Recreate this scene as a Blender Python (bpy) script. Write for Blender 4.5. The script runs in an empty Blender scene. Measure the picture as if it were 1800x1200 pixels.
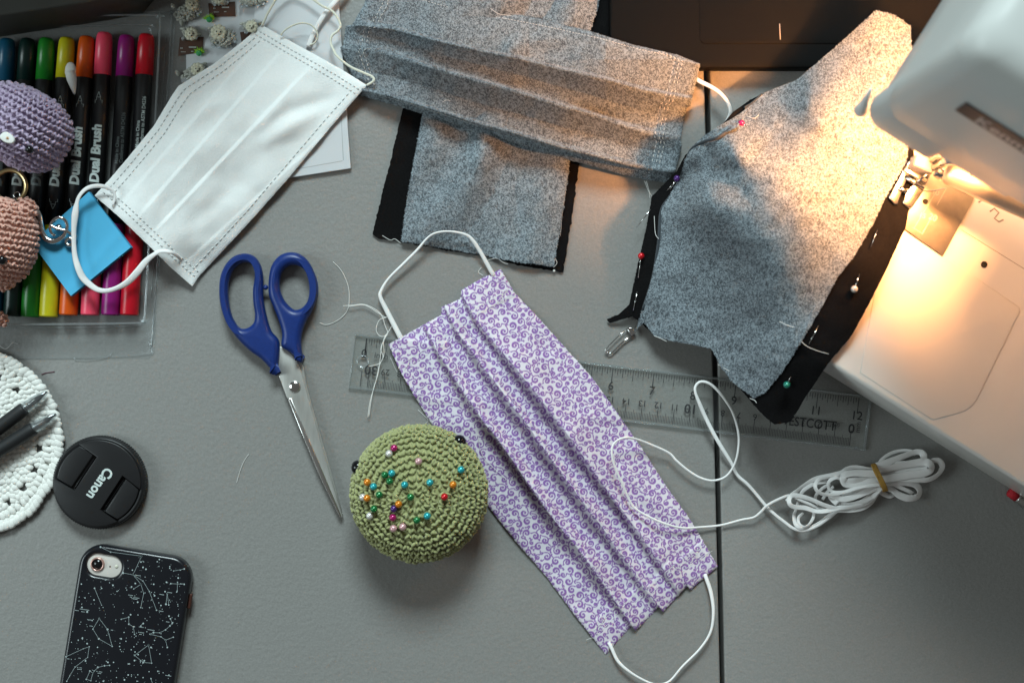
import bpy, bmesh, math, random
import numpy as np
from mathutils import Vector

# ------------------------------------------------------------------ camera, light, exposure
SC = bpy.context.scene
COL = SC.collection
S = 0.633 / 1800.0            # metres of table per photograph pixel
HC = 850.0                    # camera height above the table, mm
rad = math.radians

cam = bpy.data.cameras.new('camera'); cam_o = bpy.data.objects.new('camera', cam); COL.objects.link(cam_o)
cam_o.location = (0, 0, HC / 1000); cam.sensor_width = 36; cam.lens = 36 * (HC / 1000) / 0.633
cam.clip_start = 0.02; cam.clip_end = 20
cam.dof.use_dof = True; cam.dof.focus_distance = 0.842; cam.dof.aperture_fstop = 6.3
SC.camera = cam_o

world = bpy.data.worlds.new('World'); SC.world = world; world.use_nodes = True
bg = world.node_tree.nodes['Background']; bg.inputs[0].default_value = (0.72, 0.70, 0.66, 1); bg.inputs[1].default_value = 0.145

def lamp(kind, name, loc, energy, col, **kw):
    l = bpy.data.lights.new(name, kind); l.energy = energy; l.color = col
    o = bpy.data.objects.new(name, l); COL.objects.link(o); o.location = loc
    for k, v in kw.items(): setattr(l, k, v)
    return o
wl = lamp('AREA', 'window_light', (0.0, 3.05, 2.75), 196.0, (0.80, 0.975, 1.0), shape='RECTANGLE', size=1.5, size_y=1.1)
wl.rotation_euler = (Vector((-0.05, 0, 0)) - wl.location).to_track_quat('-Z', 'Y').to_euler()
wl2 = lamp('AREA', 'side_window_light', (-1.9, -0.05, 1.35), 20.0, (0.82, 0.98, 1.0), shape='RECTANGLE', size=0.9, size_y=1.0)
wl2.rotation_euler = (Vector((0, 0, 0)) - wl2.location).to_track_quat('-Z', 'Y').to_euler()

SC.view_settings.view_transform = 'Standard'; SC.view_settings.look = 'None'
SC.view_settings.exposure = 0.0; SC.view_settings.gamma = 1.0; SC.view_settings.use_curve_mapping = False
SC.cycles.use_denoising = True
SC.cycles.max_bounces = 10; SC.cycles.transparent_max_bounces = 16

# ------------------------------------------------------------------ coordinates: a photograph pixel at height z (mm) -> metres
def W(px, py, z=0.0, zr=None):
    f = 1 - (z if zr is None else zr) / HC
    return np.array([(px - 900) * S * f, (600 - py) * S * f, z / 1000.0])
def WA(P, z=0.0, zr=None):
    P = np.asarray(P, float); n = len(P)
    if P.shape[1] == 3: z = P[:, 2]
    z = np.broadcast_to(np.asarray(z, float), (n,)); f = 1 - (z if zr is None else zr) / HC
    return np.stack([(P[:, 0] - 900) * S * f, (600 - P[:, 1]) * S * f, z / 1000.0], 1)
PX = S                        # one photo pixel in metres at table height
MM = 0.001

# ------------------------------------------------------------------ objects
ORG = {}
def finish(o, parent, label, cat, group, kind):
    COL.objects.link(o)
    if parent is not None: o.parent = parent
    if label: o['label'] = label
    if cat: o['category'] = cat
    if group: o['group'] = group
    if kind: o['kind'] = kind
    return o
def thing(name, label, cat, px, py, z=0, group=None):
    o = bpy.data.objects.new(name, None); o.empty_display_size = 0.01
    w = W(px, py, z); o.location = w; ORG[o.name] = w
    return finish(o, None, label, cat, group, None)

class MB:
    def __init__(self): self.V = []; self.F = []; self.n = 0; self.attr = []
    def add(self, V, F, mi=0, attr=None):
        V = np.asarray(V, float).reshape(-1, 3)
        self.V.append(V); self.attr.append(np.zeros(len(V)) if attr is None else attr)
        if isinstance(F, np.ndarray): self.F.append((F + self.n, mi))
        else:
            by = {}
            for f in F: by.setdefault(len(f), []).append(f)
            for k, fs in by.items(): self.F.append((np.array(fs, int) + self.n, mi))
        self.n += len(V); return self
    def build(self, name, mat, parent=None, label=None, cat=None, group=None, kind=None, smooth=True, attr=False, auto=None):
        V = np.concatenate(self.V)
        if parent is not None: org = ORG[parent.name]
        else: org = np.array([V[:, 0].mean(), V[:, 1].mean(), V[:, 2].min()])
        me = bpy.data.meshes.new(name); V2 = V - org
        me.vertices.add(len(V2)); me.vertices.foreach_set('co', V2.astype(np.float32).ravel())
        idx = np.concatenate([f.ravel() for f, _ in self.F]); tot = np.concatenate([np.full(len(f), f.shape[1]) for f, _ in self.F])
        mi = np.concatenate([np.full(len(f), m) for f, m in self.F])
        st = np.concatenate([[0], np.cumsum(tot)[:-1]])
        me.loops.add(len(idx)); me.loops.foreach_set('vertex_index', idx.astype(np.int32))
        me.polygons.add(len(tot)); me.polygons.foreach_set('loop_start', st.astype(np.int32)); me.polygons.foreach_set('loop_total', tot.astype(np.int32))
        me.polygons.foreach_set('material_index', mi.astype(np.int32)); me.polygons.foreach_set('use_smooth', np.full(len(tot), bool(smooth)))
        me.update(calc_edges=True); me.validate()
        if attr:
            a = me.attributes.new('print', 'FLOAT', 'POINT'); a.data.foreach_set('value', np.concatenate(self.attr).astype(np.float32))
        for m in (mat if isinstance(mat, (list, tuple)) else [mat]): me.materials.append(m)
        if smooth and auto: me.set_sharp_from_angle(angle=rad(auto))
        o = bpy.data.objects.new(name, me)
        if parent is None: o.location = org
        ORG[o.name] = org
        return finish(o, parent, label, cat, group, kind)

# ------------------------------------------------------------------ shape helpers
def cat(P, n=8, closed=False):
    P = np.asarray(P, float)
    if closed: Q = np.vstack([P[-1], P, P[0], P[1]])
    else: Q = np.vstack([2 * P[0] - P[1], P, 2 * P[-1] - P[-2]])
    out = []; t = np.linspace(0, 1, n, endpoint=False)[:, None]
    for i in range(1, len(Q) - 2):
        a, b, c, d = Q[i - 1], Q[i], Q[i + 1], Q[i + 2]
        out.append(.5 * (2 * b + (c - a) * t + (2 * a - 5 * b + 4 * c - d) * t ** 2 + (3 * b - a - 3 * c + d) * t ** 3))
    if not closed: out.append(P[-1:])
    return np.vstack(out)
def nrm(v): return v / np.maximum(np.linalg.norm(v, axis=-1, keepdims=True), 1e-12)
def tube(mb, P, r, r2=None, seg=6, closed=False, twist=0.0, mi=0, cap=True):
    """tube along world points; r across (sideways), r2 upwards (ellipse)"""
    P = np.asarray(P, float); n = len(P)
    T = nrm(np.gradient(P, axis=0) if not closed else np.roll(P, -1, 0) - np.roll(P, 1, 0))
    up = np.array([0, 0, 1.0]); sd = np.cross(T, up); bad = np.linalg.norm(sd, axis=1) < 1e-3; sd[bad] = (1, 0, 0); sd = nrm(sd); u = np.cross(sd, T)
    r = np.broadcast_to(r, (n,)); r2 = r if r2 is None else np.broadcast_to(r2, (n,)); tw = np.broadcast_to(twist, (n,))
    a = np.linspace(0, 2 * math.pi, seg, endpoint=False)
    ca, sa = np.cos(a)[None] * r[:, None], np.sin(a)[None] * r2[:, None]
    x = ca * np.cos(tw)[:, None] - sa * np.sin(tw)[:, None]; y = ca * np.sin(tw)[:, None] + sa * np.cos(tw)[:, None]
    V = P[:, None] + sd[:, None] * x[..., None] + u[:, None] * y[..., None]
    i = np.arange(n if closed else n - 1)[:, None]; j = np.arange(seg)[None]
    A = i * seg + j; B = i * seg + (j + 1) % seg; i2 = (i + 1) % n; C_ = i2 * seg + (j + 1) % seg; D = i2 * seg + j
    mb.add(V.reshape(-1, 3), np.stack([A, B, C_, D], -1).reshape(-1, 4), mi)
    if cap and not closed:
        k = mb.n - n * seg
        mb.F.append((np.array([list(range(k + seg - 1, k - 1, -1))]), mi)); mb.F.append((np.array([list(range(k + (n - 1) * seg, k + n * seg))]), mi))
    return mb
def frame(ax):
    ax = np.asarray(ax, float); ax = ax / np.linalg.norm(ax); t = np.array([0, 0, 1.0]) if abs(ax[2]) < .9 else np.array([1.0, 0, 0])
    e1 = np.cross(t, ax); e1 /= np.linalg.norm(e1); return ax, e1, np.cross(ax, e1)
def lathe(mb, o, ax, prof, seg=24, mi=0, cap=(True, True)):
    ax, e1, e2 = frame(ax); o = np.asarray(o, float); a = np.linspace(0, 2 * math.pi, seg, endpoint=False)
    ring = np.cos(a)[:, None] * e1 + np.sin(a)[:, None] * e2
    V = np.concatenate([o + ax * h + ring * r for r, h in prof]); n = len(prof)
    i = np.arange(n - 1)[:, None]; j = np.arange(seg)[None]
    F = np.stack([i * seg + j, i * seg + (j + 1) % seg, (i + 1) * seg + (j + 1) % seg, (i + 1) * seg + j], -1).reshape(-1, 4)
    k = mb.n; mb.add(V, F, mi)
    if cap[0]: mb.F.append((np.array([list(range(k + seg - 1, k - 1, -1))]), mi))
    if cap[1]: mb.F.append((np.array([list(range(k + (n - 1) * seg, k + n * seg))]), mi))
    return mb
def sph(nu=8, nv=6):
    V = [(0, 0, 1)]; F = []
    for i in range(1, nv):
        for j in range(nu):
            a, b = math.pi * i / nv, 2 * math.pi * j / nu; V.append((math.sin(a) * math.cos(b), math.sin(a) * math.sin(b), math.cos(a)))
    V.append((0, 0, -1)); L = len(V) - 1
    for j in range(nu):
        F.append((0, 1 + j, 1 + (j + 1) % nu)); F.append((L, L - nu + (j + 1) % nu, L - nu + j))
    for i in range(nv - 2):
        for j in range(nu):
            a = 1 + i * nu; F.append((a + j, a + nu + j, a + nu + (j + 1) % nu, a + (j + 1) % nu))
    return np.array(V), F
def ball(mb, c, r, nu=14, nv=10, R=None, mi=0):
    V, F = sph(nu, nv); V = V * np.asarray(r)
    if R is not None: V = V @ np.asarray(R)     # rows of R are the axes
    return mb.add(V + np.asarray(c), F, mi)
def inst(mb, tv, tf, M, O, mi=0):
    """M (n,3,3): rows are scaled axes; O (n,3)"""
    n = len(O); V = (np.einsum('vk,nkj->nvj', tv, M) + O[:, None]).reshape(-1, 3)
    by = {}
    for f in tf: by.setdefault(len(f), []).append(f)
    k = mb.n; mb.V.append(V); mb.attr.append(np.zeros(len(V))); mb.n += len(V)
    for q, fs in by.items():
        F = (np.array(fs)[None] + (np.arange(n) * len(tv))[:, None, None]).reshape(-1, q) + k; mb.F.append((F, mi))
    return mb
def curve_mesh(cu):
    o = bpy.data.objects.new('tmp', cu); me = bpy.data.meshes.new_from_object(o)
    V = np.zeros(len(me.vertices) * 3); me.vertices.foreach_get('co', V); V = V.reshape(-1, 3)
    F = [tuple(p.vertices) for p in me.polygons]
    bpy.data.objects.remove(o); bpy.data.curves.remove(cu); bpy.data.meshes.remove(me); return V, F
def flat(mb, outs, z0, z1, bev=0.3, res=2, zr=None, mi=0):
    """solid slab z0..z1 (mm) from pixel outlines (first outer, others holes), edges rounded by bev mm"""
    cu = bpy.data.curves.new('tmp', 'CURVE'); cu.dimensions = '2D'; cu.fill_mode = 'BOTH'
    zr = z1 if zr is None else zr; h = (z1 - z0) / 2; bev = min(bev, h * .98)
    for P in outs:
        w = WA(np.asarray(P, float)[:, :2], 0, zr) * 1000
        sp = cu.splines.new('POLY'); sp.points.add(len(w) - 1); sp.use_cyclic_u = True
        for p, q in zip(sp.points, w): p.co = (q[0], q[1], 0, 1)
    cu.extrude = h - bev; cu.bevel_depth = bev; cu.bevel_resolution = res; cu.offset = -bev
    V, F = curve_mesh(cu)
    # weld duplicate verts so normals smooth properly
    V[:, 2] += (z0 + z1) / 2
    K = np.round(V * 2000).astype(np.int64); _, ix, inv = np.unique(K, axis=0, return_index=True, return_inverse=True); inv = inv.ravel()
    V = V[ix]; F2 = []
    for f in F:
        g = []
        for v in (inv[k] for k in f):
            if v not in g: g.append(int(v))
        if len(g) > 2: F2.append(tuple(g))
    return mb.add(V * .001, F2, mi)
def text(mb, s, size, px, py, d=(1, 0), z=0.0, bold=0.0, shear=0.0, align='LEFT', spacing=1.0, bend=None, mi=0, xs=1.0):
    """lettering: size = cap-to-line size in px, laid at pixel (px,py), reading along image direction d"""
    cu = bpy.data.curves.new('tmp', 'FONT'); cu.body = s; cu.size = 1; cu.offset = bold; cu.shear = shear; cu.align_x = align; cu.space_character = spacing; cu.resolution_u = 3
    V, F = curve_mesh(cu); d = np.array(d, float); d /= np.linalg.norm(d); u = np.array([d[1], -d[0]])
    if bend is not None:      # fine enough to wrap round a barrel
        bm = bmesh.new(); vs = [bm.verts.new(v) for v in V]
        for f in F:
            try: bm.faces.new([vs[i] for i in f])
            except ValueError: pass
        for _ in range(4):
            bmesh.ops.triangulate(bm, faces=bm.faces[:]); L_ = [e for e in bm.edges if abs(e.verts[0].co.y - e.verts[1].co.y) > .13]
            if not L_: break
            bmesh.ops.subdivide_edges(bm, edges=L_, cuts=1)
        bmesh.ops.triangulate(bm, faces=bm.faces[:]); bm.verts.index_update(); V = np.array([v.co[:] for v in bm.verts]); F = [tuple(v.index for v in f.verts) for f in bm.faces]; bm.free()
    P = np.array([px, py]) + (V[:, :1] * d * xs + V[:, 1:2] * u) * size
    if bend is None: w = WA(P, z)
    else: w = bend(P)
    return mb.add(w, F, mi)
def rrect(cx, cy, w, h, r, ang=0, n=6):
    P = []
    for sx, sy, a0 in ((1, 1, 0), (-1, 1, 90), (-1, -1, 180), (1, -1, 270)):
        for k in range(n + 1):
            a = rad(a0 + 90 * k / n); P.append((sx * (w / 2 - r) + r * math.cos(a), sy * (h / 2 - r) + r * math.sin(a)))
    P = np.array(P); c, s = math.cos(rad(ang)), math.sin(rad(ang))
    return P @ np.array([[c, s], [-s, c]]) + (cx, cy)
def circ(cx, cy, r, n=32, a0=0, a1=360, r2=None):
    a = np.radians(np.linspace(a0, a1, n, endpoint=(a1 - a0) < 360)); return np.stack([cx + r * np.cos(a), cy + (r2 or r) * np.sin(a)], 1)
RNG = np.random.default_rng(5)
def vnoise(x, y, sc, seed):
    g = np.random.default_rng(seed).uniform(-1, 1, (64, 64)); x = x / sc; y = y / sc
    i = np.floor(x).astype(int); j = np.floor(y).astype(int); fx = x - i; fy = y - j; fx = fx * fx * (3 - 2 * fx); fy = fy * fy * (3 - 2 * fy)
    G = lambda a, b: g[a % 64, b % 64]
    return (G(i, j) * (1 - fx) + G(i + 1, j) * fx) * (1 - fy) + (G(i, j + 1) * (1 - fx) + G(i + 1, j + 1) * fx) * fy
class RBF:
    def __init__(self, pts, lam=2.0):
        p = np.array(pts, float); self.c = p[:, :2]; n = len(p)
        D = np.linalg.norm(self.c[:, None] - self.c[None], axis=2)
        A = np.zeros((n + 3, n + 3)); A[:n, :n] = self.k(D) + lam * np.eye(n); A[:n, n] = 1; A[:n, n + 1:] = self.c; A[n, :n] = 1; A[n + 1:, :n] = self.c.T
        self.w = np.linalg.solve(A, np.concatenate([p[:, 2], np.zeros(3)]))
    def k(self, D): return -np.sqrt(D * D + 400.0)
    def __call__(self, x, y):
        sh = np.shape(x); q = np.stack([np.ravel(x), np.ravel(y)], 1); out = np.zeros(len(q))
        for a in range(0, len(q), 20000):
            b = q[a:a + 20000]; D = np.linalg.norm(b[:, None] - self.c[None], axis=2); out[a:a + 20000] = self.k(D) @ self.w[:-3] + self.w[-3] + b @ self.w[-2:]
        return out.reshape(sh)
def along(P, t):
    P = np.asarray(P, float); d = np.concatenate([[0], np.cumsum(np.linalg.norm(np.diff(P, axis=0), axis=1))]); d /= d[-1]
    return np.stack([np.interp(t, d, P[:, k]) for k in range(P.shape[1])], -1)
class Cloth:
    """Coons patch between four pixel polylines: u0 (v 0->1), u1 (v 0->1), v0 (u 0->1), v1 (u 0->1); zf(u,v,x,y) mm"""
    def __init__(self, u0, u1, v0, v1, zf): self.s = [np.asarray(q, float) for q in (u0, u1, v0, v1)]; self.zf = zf
    def xy(self, u, v):
        u = np.asarray(u, float); v = np.asarray(v, float); a, b, c, d = self.s; U = u[..., None]; Vv = v[..., None]
        A, B, C_, D = along(a, v), along(b, v), along(c, u), along(d, u)
        return (1 - U) * A + U * B + (1 - Vv) * C_ + Vv * D - ((1 - U) * (1 - Vv) * a[0] + U * (1 - Vv) * b[0] + (1 - U) * Vv * a[-1] + U * Vv * b[-1])
    def pos(self, u, v, dz=0.0):
        u, v = np.broadcast_arrays(np.asarray(u, float), np.asarray(v, float)); p = self.xy(u, v); z = self.zf(u, v, p[..., 0], p[..., 1]) + dz
        f = 1 - z / HC
        return np.stack([(p[..., 0] - 900) * S * f, (600 - p[..., 1]) * S * f, z / 1000], -1)
    def mesh(self, nu, nv, pr=None, fray=0.0, seed=1, us=None, vs=None):
        u = np.linspace(0, 1, nu) if us is None else us; v = np.linspace(0, 1, nv) if vs is None else vs; nu, nv = len(u), len(v)
        U, Vv = np.meshgrid(u, v, indexing='ij'); P = self.pos(U, Vv)
        if fray:
            e = np.minimum(np.minimum(U, 1 - U) * nu, np.minimum(Vv, 1 - Vv) * nv); k = np.exp(-e / 1.2)[..., None] * fray * PX
            rg = np.random.default_rng(seed); P[..., :2] += k * rg.normal(0, 1, P[..., :2].shape)
        xy = self.xy(U, Vv); mb = MB(); i = np.arange(nu - 1)[:, None] * nv; j = np.arange(nv - 1)[None]
        F = np.stack([i + j, i + j + 1, i + nv + j + 1, i + nv + j], -1).reshape(-1, 4)
        return mb.add(P.reshape(-1, 3), F, 0, None if pr is None else pr(xy[..., 0], xy[..., 1], U, Vv).ravel())
def stitches(mb, pos, n, r, duty=.75, jit=0.0):
    """little thread dashes along pos(t), t 0..1"""
    for k in range(n):
        t = (k + np.array([.5 - duty / 2, .5, .5 + duty / 2])) / n; P = pos(t); P[1, 2] += r * .5
        P[:, :2] += RNG.normal(0, jit, (1, 2)) if jit else 0
        tube(mb, P, r, r * .7, 4)
    return mb

# ------------------------------------------------------------------ materials
def pm(name, col, rough=.5, metal=0, var=0, vsc=200, bump=0, bsc=800, bdist=.0003, coat=0, sheen=0, spec=.5, trans=0, ior=1.45, pr=None, sss=0, emit=None, stretch=None):
    m = bpy.data.materials.new(name); m.use_nodes = True; nt = m.node_tree; p = nt.nodes['Principled BSDF']; L = nt.links.new; N = nt.nodes.new
    c4 = (*col, 1); p.inputs['Base Color'].default_value = c4; p.inputs['Roughness'].default_value = rough; p.inputs['Metallic'].default_value = metal
    p.inputs['Specular IOR Level'].default_value = spec; p.inputs['Coat Weight'].default_value = coat; p.inputs['Coat Roughness'].default_value = .12
    p.inputs['Sheen Weight'].default_value = sheen; p.inputs['Sheen Roughness'].default_value = .4; p.inputs['Transmission Weight'].default_value = trans; p.inputs['IOR'].default_value = ior
    if sss: p.inputs['Subsurface Weight'].default_value = sss; p.inputs['Subsurface Radius'].default_value = (.004, .003, .002)
    tc = N('ShaderNodeTexCoord').outputs['Object']
    if stretch:
        mp = N('ShaderNodeMapping'); mp.inputs['Scale'].default_value = stretch; L(tc, mp.inputs[0]); tc = mp.outputs[0]
    src = None
    if pr is not None:
        a = N('ShaderNodeAttribute'); a.attribute_name = 'print'; mx = N('ShaderNodeMix'); mx.data_type = 'RGBA'
        mx.inputs[6].default_value = c4; mx.inputs[7].default_value = (*pr, 1); L(a.outputs['Fac'], mx.inputs[0]); src = mx.outputs[2]
    if var:
        n = N('ShaderNodeTexNoise'); n.inputs['Scale'].default_value = vsc; n.inputs['Detail'].default_value = 5; L(tc, n.inputs['Vector'])
        mr = N('ShaderNodeMapRange'); mr.inputs['From Min'].default_value = .25; mr.inputs['From Max'].default_value = .75; mr.inputs['To Min'].default_value = 1 - var; mr.inputs['To Max'].default_value = 1 + var; L(n.outputs['Fac'], mr.inputs['Value'])
        v = N('ShaderNodeVectorMath'); v.operation = 'SCALE'
        if src is not None: L(src, v.inputs[0])
        else: v.inputs[0].default_value = col
        L(mr.outputs[0], v.inputs['Scale']); src = v.outputs[0]
    if src is not None: L(src, p.inputs['Base Color'])
    if bump:
        n = N('ShaderNodeTexNoise'); n.inputs['Scale'].default_value = bsc; n.inputs['Detail'].default_value = 3; L(tc, n.inputs['Vector'])
        b = N('ShaderNodeBump'); b.inputs['Strength'].default_value = bump; b.inputs['Distance'].default_value = bdist; L(n.outputs['Fac'], b.inputs['Height']); L(b.outputs[0], p.inputs['Normal'])
    if emit: p.inputs['Emission Color'].default_value = (*emit[0], 1); p.inputs['Emission Strength'].default_value = emit[1]
    return m
def clear(name, tint, ior=1.3, rough=.08, add=.03, dens=0.0):
    """thin clear plastic: what is behind shows through, its own gloss on top"""
    m = bpy.data.materials.new(name); m.use_nodes = True; nt = m.node_tree; nt.nodes.clear(); N = nt.nodes.new; L = nt.links.new
    o = N('ShaderNodeOutputMaterial'); t = N('ShaderNodeBsdfTransparent'); t.inputs[0].default_value = (*tint, 1)
    g = N('ShaderNodeBsdfGlossy'); g.inputs['Roughness'].default_value = rough; g.inputs['Color'].default_value = (.9, .95, 1, 1)
    a = N('ShaderNodeValue'); a.outputs[0].default_value = add + (ior - 1) * .08
    d = N('ShaderNodeBsdfDiffuse'); d.inputs[0].default_value = (.6, .64, .66, 1); m1 = N('ShaderNodeMixShader'); m1.inputs[0].default_value = dens; L(t.outputs[0], m1.inputs[1]); L(d.outputs[0], m1.inputs[2])
    m2 = N('ShaderNodeMixShader'); L(a.outputs[0], m2.inputs[0]); L(m1.outputs[0], m2.inputs[1]); L(g.outputs[0], m2.inputs[2]); L(m2.outputs[0], o.inputs[0]); return m

M = dict(
    table=pm('table_plastic', (.235, .232, .222), .42, var=.10, vsc=900, bump=.55, bsc=420, bdist=.0006),
    floor=pm('floor', (.05, .05, .05), .7),
    purple=pm('scroll_print_cotton', (.66, .625, .68), .85, sheen=.15, pr=(.235, .11, .35), bump=.25, bsc=2600, bdist=.0002),
    grey=pm('grey_print_cotton', (.036, .044, .053), .88, sheen=.12, pr=(.295, .345, .38), bump=.3, bsc=2200, bdist=.0002),
    black_cloth=pm('black_cotton', (.0065, .0062, .0065), .95, sheen=.03, spec=.06, var=.3, vsc=900, bump=.4, bsc=2500),
    white_cloth=pm('nonwoven_white', (.83, .85, .84), .85, sheen=.1, var=.025, vsc=700, bump=.8, bsc=1500, bdist=.0004),
    thread=pm('white_thread', (.78, .77, .74), .7),
    thread_red=pm('dark_red_thread', (.10, .02, .04), .8),
    elastic=pm('white_elastic', (.80, .79, .78), .75, bump=.3, bsc=2500),
    ecru=pm('ecru_cord', (.70, .69, .58), .85, bump=.6, bsc=2500),
    band=pm('tan_rubber', (.42, .24, .05), .75, bump=.6, bsc=1500),
    blue=pm('blue_plastic', (.006, .026, .155), .38, var=.12, vsc=700, bump=.12, bsc=1500),
    steel=pm('brushed_steel', (.60, .60, .57), .42, .85, var=.1, vsc=500, bump=.08, bsc=900, stretch=(1, .15, 1)),
    chrome=pm('chrome', (.75, .75, .74), .14, 1),
    gold=pm('brass_ring', (.62, .47, .24), .28, 1),
    green_yarn=pm('green_yarn', (.335, .35, .155), .9, sheen=.5, var=.16, vsc=500, bump=.6, bsc=3000),
    lilac_yarn=pm('lilac_yarn', (.48, .385, .53), .9, sheen=.5, var=.12, vsc=500, bump=.6, bsc=3000),
    peach_yarn=pm('peach_yarn', (.70, .40, .32), .9, sheen=.5, var=.12, vsc=500, bump=.6, bsc=3000),
    white_yarn=pm('white_yarn', (.74, .74, .70), .9, sheen=.3, var=.08, vsc=500, bump=.7, bsc=2000),
    felt=pm('white_felt', (.74, .74, .70), .95, bump=.4, bsc=2500),
    black_gloss=pm('black_gloss', (.006, .006, .007), .12),
    black_matte=pm('black_plastic', (.010, .010, .011), .38, bump=.1, bsc=1500),
    black_rubber=pm('black_rubber', (.012, .013, .014), .55),
    case_black=pm('phone_case', (.007, .008, .011), .25, coat=.2),
    ink=pm('black_ink', (.030, .030, .032), .6),
    print_white=pm('white_print', (.55, .62, .60), .5),
    print_dim=pm('faded_print', (.12, .14, .14), .5),
    star=pm('star_print', (.42, .50, .50), .5),
    pad=pm('blue_paper', (.075, .42, .68), .75, var=.03, vsc=60),
    pad_edge=pm('blue_paper_edge', (.04, .27, .46), .8),
    card=pm('white_card', (.62, .64, .66), .6, var=.02, vsc=50),
    brown=pm('brown_card', (.085, .040, .025), .6),
    bead=pm('cream_bead', (.66, .67, .60), .2, var=.2, vsc=400, trans=.35),
    crystal=pm('crystal', (.75, .82, .84), .06, .75),
    green_gem=pm('green_gem', (.10, .55, .22), .08, .5),
    leaf_green=pm('lime_plastic', (.22, .50, .03), .35),
    laptop=pm('laptop_black', (.0045, .0045, .0045), .6, spec=.08, bump=.06, bsc=2500),
    machine=pm('machine_white', (.80, .79, .75), .30, var=.02, vsc=40),
    machine_head=pm('machine_shell', (.57, .585, .565), .42),
    label_dark=pm('label_dark', (.035, .037, .04), .35),
    label_text=pm('label_silver', (.42, .42, .42), .4),
    plate=pm('needle_plate_steel', (.46, .44, .40), .36, 1, var=.08, vsc=300, bump=.05, bsc=900),
    nickel=pm('nickel_foot', (.78, .74, .66), .16, 1),
    smoke=pm('pale_plastic', (.62, .58, .54), .25, trans=.35),
    ferrule=pm('ferrule', (.55, .55, .53), .35, 1),
    eraser=pm('red_eraser', (.50, .018, .03), .7),
    wood=pm('pencil_paint', (.55, .33, .05), .35),
    rose=pm('rose_metal', (.62, .38, .33), .25, .6),
    phone_back=pm('phone_glass', (.58, .54, .50), .3),
    hole=pm('dark_hole', (.01, .01, .01), .8),
    dark_box=pm('dark_card', (.040, .040, .034), .75, var=.1, vsc=60),
    ruler=clear('ruler_acrylic', (.982, .988, .982), 1.2, .16, .005, .015),
    ruler_edge=clear('ruler_edge', (.90, .91, .90), 1.5, .10, .08, .14),
    blister=clear('blister_plastic', (.965, .97, .97), 1.3, .12, .01, .03),
    pen_clear=clear('pen_clear', (.80, .82, .82), 1.45, .08, .08, .10),
)
def pearl(name, col): return pm(name, col, .16, .35, coat=.6)
PEARL = dict(magenta=pearl('pearl_magenta', (.40, .012, .13)), white=pearl('pearl_white', (.72, .70, .66)), pink=pearl('pearl_pink', (.72, .42, .43)), teal=pearl('pearl_teal', (.02, .38, .42)),
    green=pearl('pearl_green', (.008, .17, .045)), orange=pearl('pearl_orange', (.75, .24, .012)), red=pearl('pearl_red', (.60, .008, .015)), purple=pearl('pearl_purple', (.07, .02, .16)), jade=pearl('pearl_jade', (.02, .22, .16)))

# ------------------------------------------------------------------ printed scroll pattern (a periodic density field sampled on the cloth)
TILE = 56.0; TP = 896
def scroll_tile(seed):
    rg = np.random.default_rng(seed); img = np.zeros((TP, TP)); k = TP / TILE
    circ_ = []
    def fits(x, y, r):
        for a, b, q in circ_:
            dx = abs(x - a); dy = abs(y - b); dx = min(dx, TILE - dx); dy = min(dy, TILE - dy)
            if dx * dx + dy * dy < (r + q) ** 2 * .84: return False
        return True
    for r, tries in ((3.2, 450), (2.5, 1100), (1.9, 2200), (1.35, 4500), (.95, 4500)):
        for _ in range(tries):
            x, y = rg.uniform(0, TILE, 2)
            q = r * rg.uniform(.92, 1.08)
            if fits(x, y, q): circ_.append((x, y, q))
    ax = np.arange(TP)
    def stamp(x, y, w):
        h = int(w * k) + 3; cx, cy = x * k, y * k; ix = np.arange(int(cx) - h, int(cx) + h + 1); iy = np.arange(int(cy) - h, int(cy) + h + 1)
        d = np.hypot(ix[None] - cx, iy[:, None] - cy); v = np.clip((w * k - d) / 3.0 + .5, 0, 1)
        s = np.ix_(iy % TP, ix % TP); img[s] = np.maximum(img[s], v)
    for n, (x, y, r) in enumerate(circ_):
        s = rg.choice([-1, 1]); th0 = rg.uniform(0, 6.28); turns = .55 + .35 * (r > 1.1) + .30 * (r > 1.6) + rg.uniform(-.12, .12); R = r * .86
        for t in np.linspace(0, 1, int(26 + r * 26)):
            rr = R * (1 - .80 * t ** .9); th = th0 + s * 6.283 * turns * t
            w = (.23 + .095 * r) * (.65 + 1.0 * math.sin(math.pi * min(1, t * 1.2)) ** 2) * .95
            if t > .92: w = .22 + .15 * r
            stamp(x + rr * math.cos(th), y + rr * math.sin(th), w)
        # stem leaving along the tangent, bending to the nearest neighbour
        px_, py_ = x + R * math.cos(th0), y + R * math.sin(th0); tx, ty = s * math.sin(th0), -s * math.cos(th0)
        best = None
        for m, (a, b, q) in enumerate(circ_):
            if m == n: continue
            dx = (a - px_ + TILE / 2) % TILE - TILE / 2; dy = (b - py_ + TILE / 2) % TILE - TILE / 2; d = math.hypot(dx, dy)
            sc_ = d - q * .5 - 1.6 * (dx * tx + dy * ty) / max(d, .1) - (q > r) * .8
            if best is None or sc_ < best[0]: best = (sc_, dx, dy, q, d)
        _, dx, dy, q, d = best; ex, ey = px_ + dx * (1 - q * .86 / d), py_ + dy * (1 - q * .86 / d); L_ = math.hypot(ex - px_, ey - py_)
        cx, cy = px_ + tx * L_ * .7, py_ + ty * L_ * .7
        for t in np.linspace(0, 1, int(10 + L_ * 10)):
            stamp((1 - t) ** 2 * px_ + 2 * t * (1 - t) * cx + t * t * ex, (1 - t) ** 2 * py_ + 2 * t * (1 - t) * cy + t * t * ey, .31 + .14 * (1 - t))
    return img
SCROLL = scroll_tile(3)
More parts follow.
